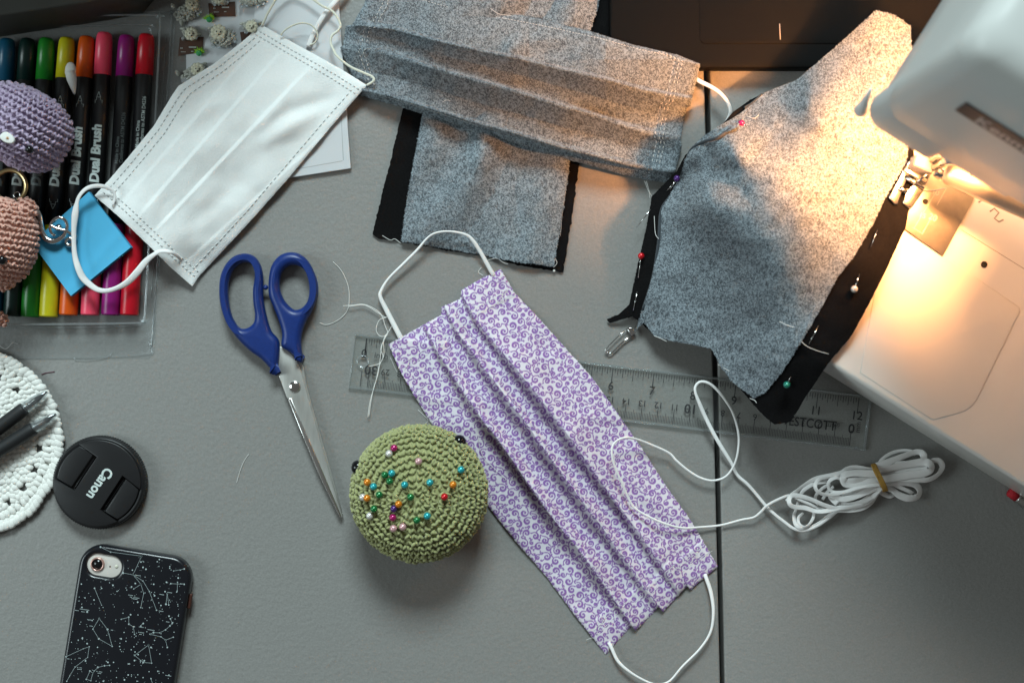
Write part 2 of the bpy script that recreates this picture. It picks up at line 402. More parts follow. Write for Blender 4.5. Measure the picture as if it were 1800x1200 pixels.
def scroll_fine(seed):
    # fine all-over print: short light and dark scroll strokes scattered over mid grey
    rg = np.random.default_rng(seed); img = np.full((TP, TP), .40); k = TP / TILE
    for n in range(9500):
        x, y = rg.uniform(0, TILE, 2); r = rg.choice([.45, .7, 1.0, 1.5], p=[.3, .35, .25, .1]); a0 = rg.uniform(0, 6.28); s = rg.choice([-1, 1]); m = int(5 + 6 * r); t = np.linspace(0, 1, m)
        dark = rg.uniform() < .47; th = a0 + s * t * rg.uniform(1.5, 5.5 if not dark else 3.0); q = r * (1 - .55 * t); w = (.13 if not dark else .17) * (.6 + .6 * np.sin(t * 3.14)); val = rg.uniform(.0, .12) if dark else rg.uniform(.75, 1.0)
        for px_, py_, w_ in zip(x + q * np.cos(th), y + q * np.sin(th), w):
            h = int(w_ * k) + 2; cx, cy = px_ * k, py_ * k; ix = np.arange(int(cx) - h, int(cx) + h + 1); iy = np.arange(int(cy) - h, int(cy) + h + 1)
            a = np.clip((w_ * k - np.hypot(ix[None] - cx, iy[:, None] - cy)) / 2.5 + .5, 0, 1); sl = np.ix_(iy % TP, ix % TP); img[sl] = img[sl] * (1 - a) + val * a
    return img
FINE = scroll_fine(5)
def sample(img, x, y):     # x, y in mm
    k = TP / TILE; x = x * k; y = y * k; i = np.floor(x).astype(int); j = np.floor(y).astype(int); fx = x - i; fy = y - j
    G = lambda a, b: img[b % TP, a % TP]
    return (G(i, j) * (1 - fx) + G(i + 1, j) * fx) * (1 - fy) + (G(i, j + 1) * (1 - fx) + G(i + 1, j + 1) * fx) * fy
def print_at(scale, ang, ox=0.0, oy=0.0, img=None):
    c, s = math.cos(rad(ang)), math.sin(rad(ang)); q = S * 1000 / scale
    img = SCROLL if img is None else img
    return lambda x, y, u, v: sample(img, (c * x + s * y) * q + ox, (-s * x + c * y) * q + oy)

# ------------------------------------------------------------------ setting
flat(MB(), [[(-900, -700), (1232, -700), (1236.5, 100), (1253, 640), (1266, 1200), (1290, 2000), (-900, 2000)]], -42, 0, 1.2, 2, zr=0).build('tabletop', M['table'], kind='structure')
flat(MB(), [[(1241, -700), (2700, -700), (2700, 2000), (1299, 2000), (1274, 1200), (1262, 640), (1246, 100)]], -42, 0, 1.2, 2, zr=0).build('tabletop', M['table'], kind='structure')
mb = MB(); mb.add([(-4, -4, -.74), (4, -4, -.74), (4, 4, -.74), (-4, 4, -.74)], [(0, 1, 2, 3)]); mb.build('floor', M['floor'], kind='structure')

# ------------------------------------------------------------------ sewn cloth pieces
def cord(mb, P, z, w, h, n=8, seg=8, twist=None):
    """flat elastic along pixel points with height z (mm, scalar or list); w,h half sizes in mm (scalar or list)"""
    P = np.asarray(P, float); z = np.broadcast_to(np.asarray(z, float), (len(P),)); Q = cat(np.column_stack([P, z]), n)
    k = np.linspace(0, 1, len(Q)); g = lambda a: np.interp(k, np.linspace(0, 1, np.size(a)), np.atleast_1d(a).astype(float))
    return tube(mb, WA(Q), g(w) * MM, g(h) * MM, seg, twist=0 if twist is None else g(twist))
def loose(mb, P, z=.6, r=.16, n=6): return tube(mb, WA(cat(np.column_stack([np.asarray(P, float), np.broadcast_to(z, (len(P),))]), n)), r * MM, None, 4)

def pleat(v, f, e, lo, hi, end):
    """saw-tooth of folds at f (per row): rises to hi at each fold edge then drops to lo"""
    out = np.zeros_like(v)
    for i in range(v.shape[0]):
        xs = [0.]; ys = [end[0]]
        pv = 0.
        for n_, q in enumerate(f[i]):
            if n_: xs += [pv + (q - pv) * .42, pv + (q - pv) * .70]; ys += [lo + .06 * (hi - lo), lo + .55 * (hi - lo)]
            else: xs += [q * .55]; ys += [end[0] + .25 * (hi - end[0])]
            xs += [q - e * 5, q - e, q + e, q + e * 4]; ys += [hi * .96, hi, lo, lo]; pv = q
        xs += [pv + (1 - pv) * .55, 1.]; ys += [max(lo * 1.5, end[1]), end[1]]; out[i] = np.interp(v[i], xs, ys)
    k = np.array([1, 2, 3, 2, 1]) / 9.; sm = sum(w * np.roll(out, j - 2, 1) for j, w in enumerate(k)) if v.shape[1] > 20 else out
    d = np.abs(np.gradient(out, axis=1)) if v.shape[1] > 20 else out * 0
    out = np.where((d < .12 * hi) & (np.arange(v.shape[1])[None] > 2) & (np.arange(v.shape[1])[None] < v.shape[1] - 3), sm, out)
    return out

# purple scroll mask -------------------------------------------------------------
pmask = thing('pleated_face_mask', 'purple and white scroll print pleated cloth mask lying across the ruler', 'face mask', 970, 800)
def z_purple(u, v, x, y):
    sh = u.shape; u2 = u.reshape(-1, 1) if u.ndim < 2 else u; v2 = v.reshape(-1, 1) if v.ndim < 2 else v
    f = np.stack([.345 - .015 * u2[:, 0], .505 + .03 * u2[:, 0], .72 + .01 * u2[:, 0]], 1)
    p = pleat(v2, f, .006, .06, 1.0, (.15, .12)).reshape(sh)
    A = 1.8 + 11.0 * np.clip(np.sin(math.pi * u), 0, 1) ** .6
    z = 1.0 + A * p + 3.2 * np.sin(math.pi * u) * np.sin(math.pi * np.clip(v, 0, 1)) ** .7
    z += .9 * vnoise(x, y, 55, 4) + .35 * vnoise(x, y, 22, 9)
    def crease(ax, ay, bx, by, d, w):
        t = np.clip(((x - ax) * (bx - ax) + (y - ay) * (by - ay)) / ((bx - ax) ** 2 + (by - ay) ** 2), 0, 1)
        return d * np.exp(-((x - ax - t * (bx - ax)) ** 2 + (y - ay - t * (by - ay)) ** 2) / (2 * w * w)) * np.sin(math.pi * np.clip(t * .9 + .05, 0, 1))
    z += crease(1035, 800, 1150, 950, -3.2, 12) + crease(1080, 810, 1200, 930, 1.6, 12) + crease(945, 585, 985, 700, -1.3, 10) + crease(990, 770, 1060, 730, 1.4, 16)
    hem = np.clip((.085 - np.minimum(u, 1 - u)) / .006, 0, 1); z += .55 * hem
    edge = np.minimum(np.minimum(v, 1 - v) * 240, np.minimum(u, 1 - u) * 520); z -= .9 * np.exp(-edge / 2.0)
    b = -(x - 624) * .1201 + (y - 587) * .9928; q = np.clip((62 - np.abs(b - 47.5)) / 16, 0, 1); q = q * q * (3 - 2 * q)      # lifted where it crosses the ruler
    return np.maximum(z, .35 + 2.5 * q) + .9 * q
P_ = Cloth([(880, 473), (845, 490), (811, 510), (809, 525), (776, 540), (776, 553), (740, 573), (683, 605)],
           [(1262, 995), (1214, 1036), (1208, 1029), (1166, 1075), (1158, 1066), (1118, 1108), (1110, 1099), (1065, 1150)],
           [(880, 473), (905, 515), (950, 562), (1000, 618), (1040, 662), (1085, 725), (1130, 790), (1172, 855), (1215, 915), (1262, 995)],
           [(683, 605), (705, 655), (740, 715), (785, 785), (860, 892), (910, 955), (960, 1012), (1010, 1080), (1065, 1150)], z_purple)
P_.mesh(600, 280, print_at(.90, 57), fray=.5).build('fabric', M['purple'], pmask, attr=True)
mb = MB()
for uu in (.058, .073, .945, .93):
    for a, b in ((.03, .33), (.35, .50), (.53, .71), (.74, .97)):
        stitches(mb, lambda t: P_.pos(uu + .004 * np.sin(9 * (a + (b - a) * t)), a + (b - a) * t, .12), max(4, int((b - a) * 34)), .17 * MM)
for (u0, v0, u1, v1) in ((.06, .03, .075, .14), (.055, .06, .085, .12), (.06, .88, .08, .97), (.93, .03, .945, .14), (.925, .05, .95, .1), (.93, .86, .945, .97)):
    stitches(mb, lambda t: P_.pos(u0 + (u1 - u0) * t, v0 + (v1 - v0) * t, .15), 8, .18 * MM)
mb.build('stitching', M['thread'], pmask, kind='stuff')
mb = MB(); cord(mb, [(868, 484), (863, 476), (847.5, 448), (833, 425), (820, 413), (793, 407), (768, 409), (752, 418), (733, 440), (710, 463), (683, 490), (670, 511), (669, 523), (681, 548), (702, 589), (708, 600)],
     [2, 3, 5, 7, 8, 9, 9, 8, 7, 6, 5, 5, 5, 4, 3, 2], [1.3, 1.3, 1.2, 1.1, .8, .65, .65, .7, .9, .9, .8, 1.0, 1.2, 1.5, 1.6, 1.6], [.6, .6, .6, .7, .8, .9, .9, .9, .8, .8, .8, .7, .6, .6, .6, .6]); mb.build('ear_loop', M['elastic'], pmask)
mb = MB(); cord(mb, [(1070, 1128), (1075, 1138), (1087, 1162), (1110, 1182), (1137, 1197), (1156, 1202), (1177, 1196), (1200, 1170), (1230, 1140), (1249, 1110), (1254, 1075), (1250, 1042), (1242, 1017), (1239, 1008)],
     [2, 3, 4, 5, 5, 5, 5, 5, 5, 5, 5, 4, 3, 2], [1.1, 1.1, 1.0, .75, .65, .65, .65, .7, .75, .85, 1.0, 1.2, 1.2, 1.2], [.6, .6, .7, .8, .9, .9, .9, .8, .8, .7, .7, .6, .6, .6]); mb.build('ear_loop', M['elastic'], pmask)
mb = MB()
loose(mb, [(1236, 985), (1243, 972), (1248, 968)], 3, .1); loose(mb, [(1064, 1128), (1045, 1120), (1030, 1124)], 2, .1); loose(mb, [(735, 720), (752, 737), (748, 744)], 1, .1); loose(mb, [(1252, 968), (1240, 974), (1228, 985)], 3.5, .1)
loose(mb, [(686, 628), (700, 655), (714, 640)], 1.5, .1); mb.build('frayed_thread', M['thread'], pmask, kind='stuff')

# grey panel with black lining, lying flat ------------------------------------------
panel = thing('lined_fabric_panel', 'unfinished grey print panel on black lining under the grey pleated mask', 'fabric piece', 860, 330)
def z_lin(u, v, x, y):
    return 1.0 + .5 * vnoise(x, y, 60, 12) + .25 * vnoise(x, y, 16, 13) + .7 * np.exp(-np.minimum(np.minimum(u, 1 - u) * 60, np.minimum(v, 1 - v) * 40) / 1.5)
LB = Cloth([(745, -40), (900, -40), (1090, -40)], [(655, 412), (664, 420), (700, 424), (780, 440), (850, 450), (910, 466), (990, 479)],
           [(745, -40), (722, 120), (706, 200), (682, 300), (664, 370), (655, 412)], [(1090, -40), (1082, 40), (1064, 95), (1034, 190), (1018, 290), (1004, 390), (990, 479)], z_lin)
LB.mesh(110, 80, fray=.6).build('black_lining', M['black_cloth'], panel)
def z_pan(u, v, x, y):
    d = x * .80 + y * .60
    z = 4.6 + 3.4 * np.sin(d / 25 + 2.2 * vnoise(x, y, 150, 22)) * np.clip(np.sin(math.pi * v), 0, 1) ** .6 + 1.0 * vnoise(x, y, 40, 23) + .3 * vnoise(x, y, 14, 24)
    z += 2.4 * np.exp(-((x - 770) ** 2 / 900 + (y - 255) ** 2 / 1600)) + 2.2 * np.exp(-((x - 845) ** 2 / 300 + (y - 270) ** 2 / 2200))
    e = np.minimum(np.minimum(u, 1 - u) * 300, np.minimum(v, 1 - v) * 180); return np.maximum(z, 2.15) - .5 * np.exp(-e / 3)
PB = Cloth([(780, -40), (900, -40), (1060, -40)], [(705, 424), (790, 438), (860, 452), (920, 462), (974, 468)],
           [(780, -40), (758, 110), (740, 215), (722, 310), (712, 370), (705, 424)], [(1060, -40), (1052, 10), (1036, 60), (1020, 180), (1001, 290), (993, 350), (984, 405), (974, 468)], z_pan)
PB.mesh(640, 380, print_at(.90, 10, 7, 3, FINE), fray=1.0, seed=3).build('grey_fabric', M['grey'], panel, attr=True)
mb = MB(); loose(mb, [(672, 414), (686, 422), (694, 420), (705, 428)], 3); loose(mb, [(973, 470), (979, 462), (975, 452)], 3.2); loose(mb, [(856, 458), (872, 454), (886, 462), (893, 464)], 3)
loose(mb, [(846, 470), (841, 478), (849, 484)], 1); loose(mb, [(985, 415), (988, 380), (993, 345), (998, 300)], 2.8, .12); ball(mb, W(974, 476, 2.2), .0008); mb.build('frayed_thread', M['thread'], panel, kind='stuff')

# grey pleated mask --------------------------------------------------------------------
gmask = thing('pleated_face_mask', 'grey print pleated cloth mask lying across the grey panel beside the black laptop', 'face mask', 910, 160)
GF = lambda u: np.stack([.33 + .06 * u, .53 + .14 * u, .92 - .02 * u], 1)
def z_gm(u, v, x, y):
    sh = u.shape; u2 = u.reshape(-1, 1) if u.ndim < 2 else u; v2 = v.reshape(-1, 1) if v.ndim < 2 else v
    p = pleat(1 - v2, 1 - GF(u2[:, 0])[:, ::-1], .006, .05, 1.0, (.15, .1)).reshape(sh)
    A = 2.6 + 12.0 * np.clip(np.sin(math.pi * u), 0, 1) ** .6
    z = 4.5 + A * p + 2.0 * np.sin(math.pi * u) * np.sin(math.pi * v) + 1.9 * vnoise(x, y, 70, 31) + .4 * vnoise(x, y, 20, 32)
    z += 3.0 * np.exp(-(((x - 900) * .9 + (y - 90) * -.45) ** 2 / 700 + ((x - 900) * .45 + (y - 90) * .9) ** 2 / 500)) + 2.2 * np.exp(-((x - 960) ** 2 / 1500 + (y - 70) ** 2 / 250))
    q = np.clip((x - 930) / 135, 0, 1) * np.clip((215 - y) / 110, 0, 1); z = z + 11.5 * q; lift = 0
    e = np.minimum(np.minimum(v, 1 - v) * 210, np.minimum(u, 1 - u) * 560); return np.maximum(z - 2.6 * np.exp(-e / 5) + .5 * np.clip((.075 - np.minimum(u, 1 - u)) / .006, 0, 1), lift)
GM = Cloth([(652, -28), (640, 8), (619, 44), (608, 46), (603, 80), (598, 84), (612, 120), (630, 168)], [(1192, 97), (1231, 113), (1214, 186), (1207, 190), (1196, 247), (1199, 256), (1188, 298), (1180, 322)],
           [(652, -28), (720, -22), (785, -2), (860, 15), (950, 34), (1040, 56), (1110, 78), (1192, 97)], [(630, 168), (690, 184), (760, 206), (830, 230), (900, 250), (980, 276), (1040, 292), (1100, 309), (1140, 317), (1180, 322)], z_gm)
GM.mesh(860, 330, print_at(.90, -12, 3, 9, FINE), fray=.5, seed=5).build('fabric', M['grey'], gmask, attr=True)
mb = MB()
for uu in (.052, .066, .925, .938, .948):
    for a, b in ((.02, .32), (.35, .52), (.56, .88)): stitches(mb, lambda t: GM.pos(uu, a + (b - a) * t, .12), max(3, int((b - a) * 34)), .17 * MM, .5)
stitches(mb, lambda t: GM.pos(.07 + .86 * t, .075, .1), 90, .12 * MM, .6); stitches(mb, lambda t: GM.pos(.07 + .86 * t, .95, .1), 90, .12 * MM, .6)
mb.build('stitching', M['thread'], gmask, kind='stuff')
mb = MB(); cord(mb, [(1216, 132), (1228, 142), (1252, 154), (1268, 166), (1280, 182), (1284, 197), (1280, 210), (1272, 226)], [9, 9, 11, 12, 12, 11, 9, 6], [1.5, 1.5, 1.5, 1.3, 1.2, 1.4, 1.6, 1.6], [.6, .6, .6, .8, .8, .6, .6, .6], twist=[0, .2, .4, .3, .2, .5, .6, .4]); mb.build('ear_loop', M['elastic'], gmask)
mb = MB(); cord(mb, [(612, -25), (594, -2), (575, 20), (560, 42), (550, 62), (542, 82)], [6, 6, 6, 5.5, 5, 4.5], 1.6, .6); mb.build('ear_loop', M['elastic'], gmask)
mb = MB()
for P in ([(1190, 100), (1186, 96), (1184, 100)], [(1200, 103), (1204, 97), (1206, 92)], [(1152, 300), (1166, 306), (1180, 316)], [(1133, 318), (1139, 334), (1146, 345)], [(1136, 318), (1141, 336), (1142, 348)], [(862, 15), (875, 24), (890, 27), (898, 28)], [(778, 180), (785, 176), (792, 178)]): loose(mb, P, 11 if P[0][1] < 200 else 6, .1)
mb.build('frayed_thread', M['thread'], gmask, kind='stuff')

# white disposable mask ----------------------------------------------------------------
wmask = thing('disposable_face_mask', 'white disposable pleated mask with stitched edges lying over the marker tray', 'face mask', 400, 260, 4)
WR = RBF([(460, 44, 5), (645, 150, 9), (630, 165, 8), (560, 110, 9), (400, 92, 9), (315, 150, 17), (300, 172, 18), (240, 260, 20), (167, 345, 20), (215, 395, 21), (270, 445, 17), (337, 503, 5), (351, 484, 4), (430, 400, 5), (520, 300, 6), (590, 215, 7),
          (400, 300, 13), (330, 300, 19), (300, 400, 17), (480, 200, 12), (420, 200, 15)])
def z_wm(u, v, x, y):
    sh = u.shape; u2 = u.reshape(-1, 1) if u.ndim < 2 else u; v2 = v.reshape(-1, 1) if v.ndim < 2 else v
    w = u2[:, 0]; f = np.stack([.24 + .03 * w, .40 + .02 * w, .52 + .055 * w], 1)
    z = WR(x, y)
    for (ax, ay, bx, by, h, wd) in ((566, 95, 250, 429, 1.0, 30), (470, 118, 226, 400, .75, 24), (400, 140, 200, 374, .5, 22), (640, 172, 318, 470, .5, 26)):
        L_ = math.hypot(bx - ax, by - ay); d = (-(x - ax) * (by - ay) + (y - ay) * (bx - ax)) / -L_
        z = z + h * np.clip((d + 3) / 6, 0, 1) * np.exp(-np.maximum(d, 0) / wd) * np.clip(np.sin(math.pi * np.clip(u, .02, .98)) * 2.2, 0, 1)
    z += 1.5 * vnoise(x, y, 52, 41) + .25 * vnoise(x, y, 18, 42)
    def rid(ax, ay, bx, by, d, w):
        t = np.clip(((x - ax) * (bx - ax) + (y - ay) * (by - ay)) / ((bx - ax) ** 2 + (by - ay) ** 2), 0, 1); return d * np.exp(-((x - ax - t * (bx - ax)) ** 2 + (y - ay - t * (by - ay)) ** 2) / (2 * w * w)) * np.sin(math.pi * np.clip(t, .03, .97))
    z += rid(450, 260, 560, 190, 2.6, 12) + rid(490, 205, 600, 165, -1.8, 10) + rid(440, 235, 520, 160, 1.4, 8) + rid(320, 400, 420, 330, -1.5, 12) + rid(330, 215, 420, 160, 1.5, 12)
    hem = np.minimum(u * 220, (1 - u) * 235); z += .25 * np.clip((22 - hem) / 14, 0, 1)
    return z - .6 * np.exp(-np.minimum(np.minimum(u, 1 - u) * 300, np.minimum(v, 1 - v) * 180) / 2)
WM = Cloth([(460, 44), (520, 78), (557, 98), (600, 122), (645, 150)], [(166, 344), (210, 382), (265, 435), (300, 470), (338, 503)],
           [(460, 44), (425, 74), (375, 113), (330, 141), (313, 152), (301, 170), (270, 222), (220, 283), (190, 318), (166, 344)], [(645, 150), (632, 165), (580, 225), (510, 310), (450, 378), (400, 432), (351, 484), (338, 503)], z_wm)
WM.mesh(260, 170, fray=.15).build('fabric', M['white_cloth'], wmask)
mb = MB()
for k, uu in enumerate((.030, .050, .945, .966)): stitches(mb, lambda t: WM.pos(uu, .02 + .96 * t, .08), 26, .36 * MM, .55)
for vv in (.045, .095, .93): stitches(mb, lambda t: WM.pos(.06 + .88 * t, vv, .08), 40, .34 * MM, .55)
mb.build('weld_stitches', pm('weld_grey', (.60, .62, .61), .8), wmask, kind='stuff')  # dashes slightly greyer than the white cloth
mb = MB(); cord(mb, [(198, 360), (202, 348), (199, 337), (189, 330), (176, 327), (162, 328), (150, 333), (140, 344), (135, 357), (132, 378), (130, 402), (130, 430), (132, 452), (138, 472), (146, 488), (158, 500), (172, 509), (188, 511), (206, 506), (224, 496), (240, 480), (256, 460), (270, 448), (284, 441), (300, 443), (312, 450), (321, 461)],
     [22, 23, 24, 25, 26, 27, 27, 26, 25, 25, 25, 25, 25, 25, 24, 23, 22, 21, 20, 19, 19, 19, 20, 20, 19, 14, 8], [1.1, 1.1, 1.1, 1.2, 1.3, 1.3, 1.3, 1.4, 1.7, 2.1, 1.6, 1.4, 1.6, 2.0, 2.2, 1.9, 1.6, 1.4, 1.5, 2.0, 2.2, 1.9, 1.4, 1.3, 1.2, 1.1, 1.1], .5, twist=[.5, .5, .4, .3, .2, .1, -.2, -.4, -.5, .4, .6, .5, .3, .5, .6, .4, .2, -.2, -.4, -.5, -.4, -.2, 0, .3, .4, .4, .4]); mb.build('ear_loop', M['elastic'], wmask)
mb = MB(); z5 = lambda *a: [(420 + x / 6.665, y / 6.665) for x, y in a]
cord(mb, z5((270, 300), (300, 240), (335, 160), (400, 50), (450, -20), (620, -130), (800, -60), (890, 10), (980, 75), (1060, 110), (1120, 160), (1170, 240), (1190, 310), (1150, 370), (1090, 420), (1075, 500), (1110, 590), (1160, 670), (1300, 780), (1450, 850), (1560, 900), (1578, 950), (1500, 1000)), [6, 7, 8, 9, 9, 9, 9, 9, 9, 9, 9, 9, 9, 9, 9, 9, 10, 11, 11, 11, 11, 11, 10], .75, .55)
cord(mb, z5((490, 410), (540, 355), (610, 310), (700, 277), (780, 275), (850, 300), (905, 360), (922, 430), (890, 500), (830, 530)), [8, 9, 10, 10, 10, 9, 8, 7, 6, 5], .55, .45)
mb.build('ear_loop', M['ecru'], wmask)

# grey and black mask in the making, pinned and lying on the sewing machine ------------------
FZ = RBF([(1590, 60, 72), (1600, 160, 74), (1590, 285, 75), (1500, 300, 75), (1500, 200, 75), (1450, 200, 74), (1540, 25, 66), (1420, 300, 75), (1450, 420, 75), (1500, 450, 75), (1430, 500, 74), (1420, 590, 70), (1470, 560, 74), (1520, 500, 75.5), (1560, 400, 76), (1560, 360, 76),
          (1400, 650, 66), (1409, 608, 73), (1440, 625, 73), (1340, 710, 44), (1380, 735, 46), (1300, 268, 69), (1340, 330, 76), (1365, 300, 76), (1335, 395, 79), (1270, 310, 50), (1305, 332, 63), (1250, 300, 43), (1285, 250, 62), (1250, 245, 48), (1215, 258, 32), (1205, 290, 24), (1190, 330, 17), (1165, 370, 15), (1310, 195, 30), (1390, 148, 36), (1460, 85, 46), (1420, 180, 64),
          (1352, 250, 56), (1150, 450, 15), (1120, 575, 6), (1075, 562, 3), (1150, 590, 10), (1200, 600, 16), (1250, 612, 22), (1280, 665, 30), (1325, 700, 38), (1240, 350, 54), (1290, 365, 70), (1340, 420, 80), (1270, 450, 44), (1330, 520, 60), (1220, 500, 26), (1280, 560, 36), (1190, 420, 24), (1370, 470, 79)], 6)
FZ0 = FZ
def FZ(x, y):      # never below the corner of the machine bed it lies on
    a = (x - 1460) * .847 + (y - 640) * .532; b = (x - 1460) * .532 - (y - 640) * .847
    return np.maximum(FZ0(x, y), 72.8 - .55 * np.maximum(0, -66 - a - .16 * np.maximum(b, 0)) - .55 * np.maximum(0, -6 - b) - .55 * np.maximum(0, b - 420))
wip = thing('mask_in_progress', 'grey print cloth pinned to black lining draped on the sewing machine under its lamp', 'fabric piece', 1300, 450)
fold = lambda x, y: 1.7 * vnoise(x, y, 52, 51) + .55 * vnoise(x, y, 20, 52)
def z_wip(u, v, x, y):
    rf = np.maximum(0, np.sin(u * 23 + 1.0)) * 5.0 * np.exp(-v / .045) * (u > .02) * (u < .5)
    return FZ(x, y) + fold(x, y) + 1.2 + bumps(x, y) + rf
def bumps(x, y):
    return 3.5 * np.exp(-((x - 1225) ** 2 / 250 + (y - 275) ** 2 / 600)) - 3.0 * np.exp(-((x - 1248) ** 2 / 120 + (y - 285) ** 2 / 700))
def z_wipb(u, v, x, y): return FZ(x, y) + fold(x, y) + bumps(x, y) - .6
WB = Cloth([(1298, 212), (1318, 176), (1350, 160), (1400, 143), (1545, 22), (1590, 35), (1600, 50)], [(1066, 561), (1072, 568), (1112, 556), (1150, 588), (1200, 597), (1250, 610), (1272, 648), (1325, 712), (1345, 733), (1362, 746)],
           [(1298, 212), (1262, 228), (1238, 250), (1205, 272), (1190, 300), (1146, 345), (1136, 400), (1120, 470), (1106, 535), (1088, 552), (1066, 561)], [(1600, 50), (1608, 160), (1606, 330), (1592, 400), (1560, 470), (1530, 530), (1497, 590), (1455, 640), (1420, 692), (1390, 741), (1362, 746)], z_wipb)
WB.mesh(170, 150, fray=.3).build('black_lining', M['black_cloth'], wip)
WG = Cloth([(1304, 222), (1322, 188), (1345, 163), (1400, 141), (1470, 82), (1540, 18), (1572, 26), (1601, 46)], [(1116, 581), (1132, 566), (1142, 580), (1152, 592), (1190, 601), (1250, 612), (1268, 645), (1284, 668), (1325, 700), (1345, 690)],
           [(1304, 222), (1282, 230), (1268, 236), (1240, 246), (1218, 256), (1204, 282), (1196, 310), (1176, 345), (1160, 372), (1156, 430), (1146, 490), (1124, 560), (1116, 581)], [(1601, 46), (1606, 160), (1594, 285), (1558, 345), (1536, 392), (1502, 450), (1472, 488), (1450, 530), (1400, 615), (1374, 655), (1345, 690)], z_wip)
WG.mesh(720, 600, print_at(.90, 25, 11, 5, FINE), fray=.8, seed=7).build('grey_fabric', M['grey'], wip, attr=True)
def zw(x, y, d=1.6): return float(FZ(np.array([[float(x)]]), np.array([[float(y)]]))[0, 0] + d)
def wpath(P, d=1.7): return WA([(x, y, zw(x, y, d)) for x, y in P])
mb = MB()
tube(mb, wpath(cat([(1309, 190), (1322, 182), (1340, 166)], 6)), .9 * MM, .5 * MM, 6); tube(mb, wpath(cat([(1178, 345), (1162, 372), (1157, 430), (1147, 490), (1130, 545)], 8), 1.2), .9 * MM, .5 * MM, 6)
tube(mb, wpath(cat([(1205, 292), (1214, 265), (1236, 250), (1262, 242), (1285, 226)], 8), 2.6), 1.0 * MM, .5 * MM, 6)
mb.build('turned_edge', M['grey'], wip, kind='stuff')
mb = MB()
for P, d in (([(1370, 565), (1388, 573), (1408, 577)], 2.4), ([(1407, 598), (1418, 608), (1436, 616), (1457, 622)], 1.2), ([(1150, 380), (1152, 410), (1158, 420)], 3), ([(1282, 652), (1270, 645), (1262, 640)], 2), ([(1318, 700), (1326, 703), (1330, 708)], 2), ([(1172, 600), (1160, 594), (1150, 590)], 2), ([(1314, 205), (1326, 208), (1334, 202)], 3)):
    tube(mb, wpath(cat(P, 6), d), .16 * MM, None, 4)
mb.build('loose_thread', M['thread'], wip, kind='stuff')

# pins in that cloth ------------------------------------------------------------------
def pin_flat(col, hx, hy, tx, ty, label, z=None, grp='pins holding the grey cloth to its lining', head=True):
    zh = (zw(hx, hy) if z is None else z) + 1.2; zt = (zw(tx, ty) if z is None else z) + (.6 if z is None else -.2)
    o = thing('pin', label, 'pin', hx, hy, zh, grp); mb = MB(); tube(mb, [W(hx, hy, zh), W(tx, ty, zt)], .26 * MM, None, 6); mb.build('shaft', M['chrome'], o)
    if head: mb = MB(); ball(mb, W(hx, hy, zh), .0021); mb.build('head', PEARL[col], o)
pin_flat('magenta', 1303, 217, 1312, 222, 'magenta pearl headed pin at the top left edge of the draped grey cloth')
pin_flat('purple', 1190, 314, 1178, 334, 'dark purple pearl headed pin at the corner of the grey pleated mask')
pin_flat('red', 1127, 450, 1122, 488, 'red pearl headed pin in the left black strip of the draped cloth')
pin_flat('white', 1502, 508, 1511, 482, 'white pearl headed pin in the black strip beside the needle plate')
pin_flat('jade', 1383, 676, 1390, 662, 'jade green pearl headed pin in the bottom end of the right black strip')
for a, b, c, d, lab in ((1543, 402, 1531, 434, 'bare steel pin in the black strip just below the presser foot'), (1439, 572, 1422, 604, 'bare steel pin lying in the right black strip above the jade pin'), (1120, 513, 1113, 546, 'bare steel pin at the lower end of the left black strip'),
                      (1144, 368, 1119, 400, 'bare steel pin sticking out of the left black strip over the table'), (1212, 270, 1202, 283, 'short pin tip in the black edge above the purple headed pin'), (1186, 320, 1172, 336, 'thin pin shaft under the purple pearl head')):
    o = thing('pin', lab, 'pin', a, b, zw(a, b), 'bare pin shafts in the black strips'); mb = MB(); tube(mb, wpath([(a, b), (c, d)], 1.3), .25 * MM, None, 6); mb.build('shaft', M['chrome'], o)

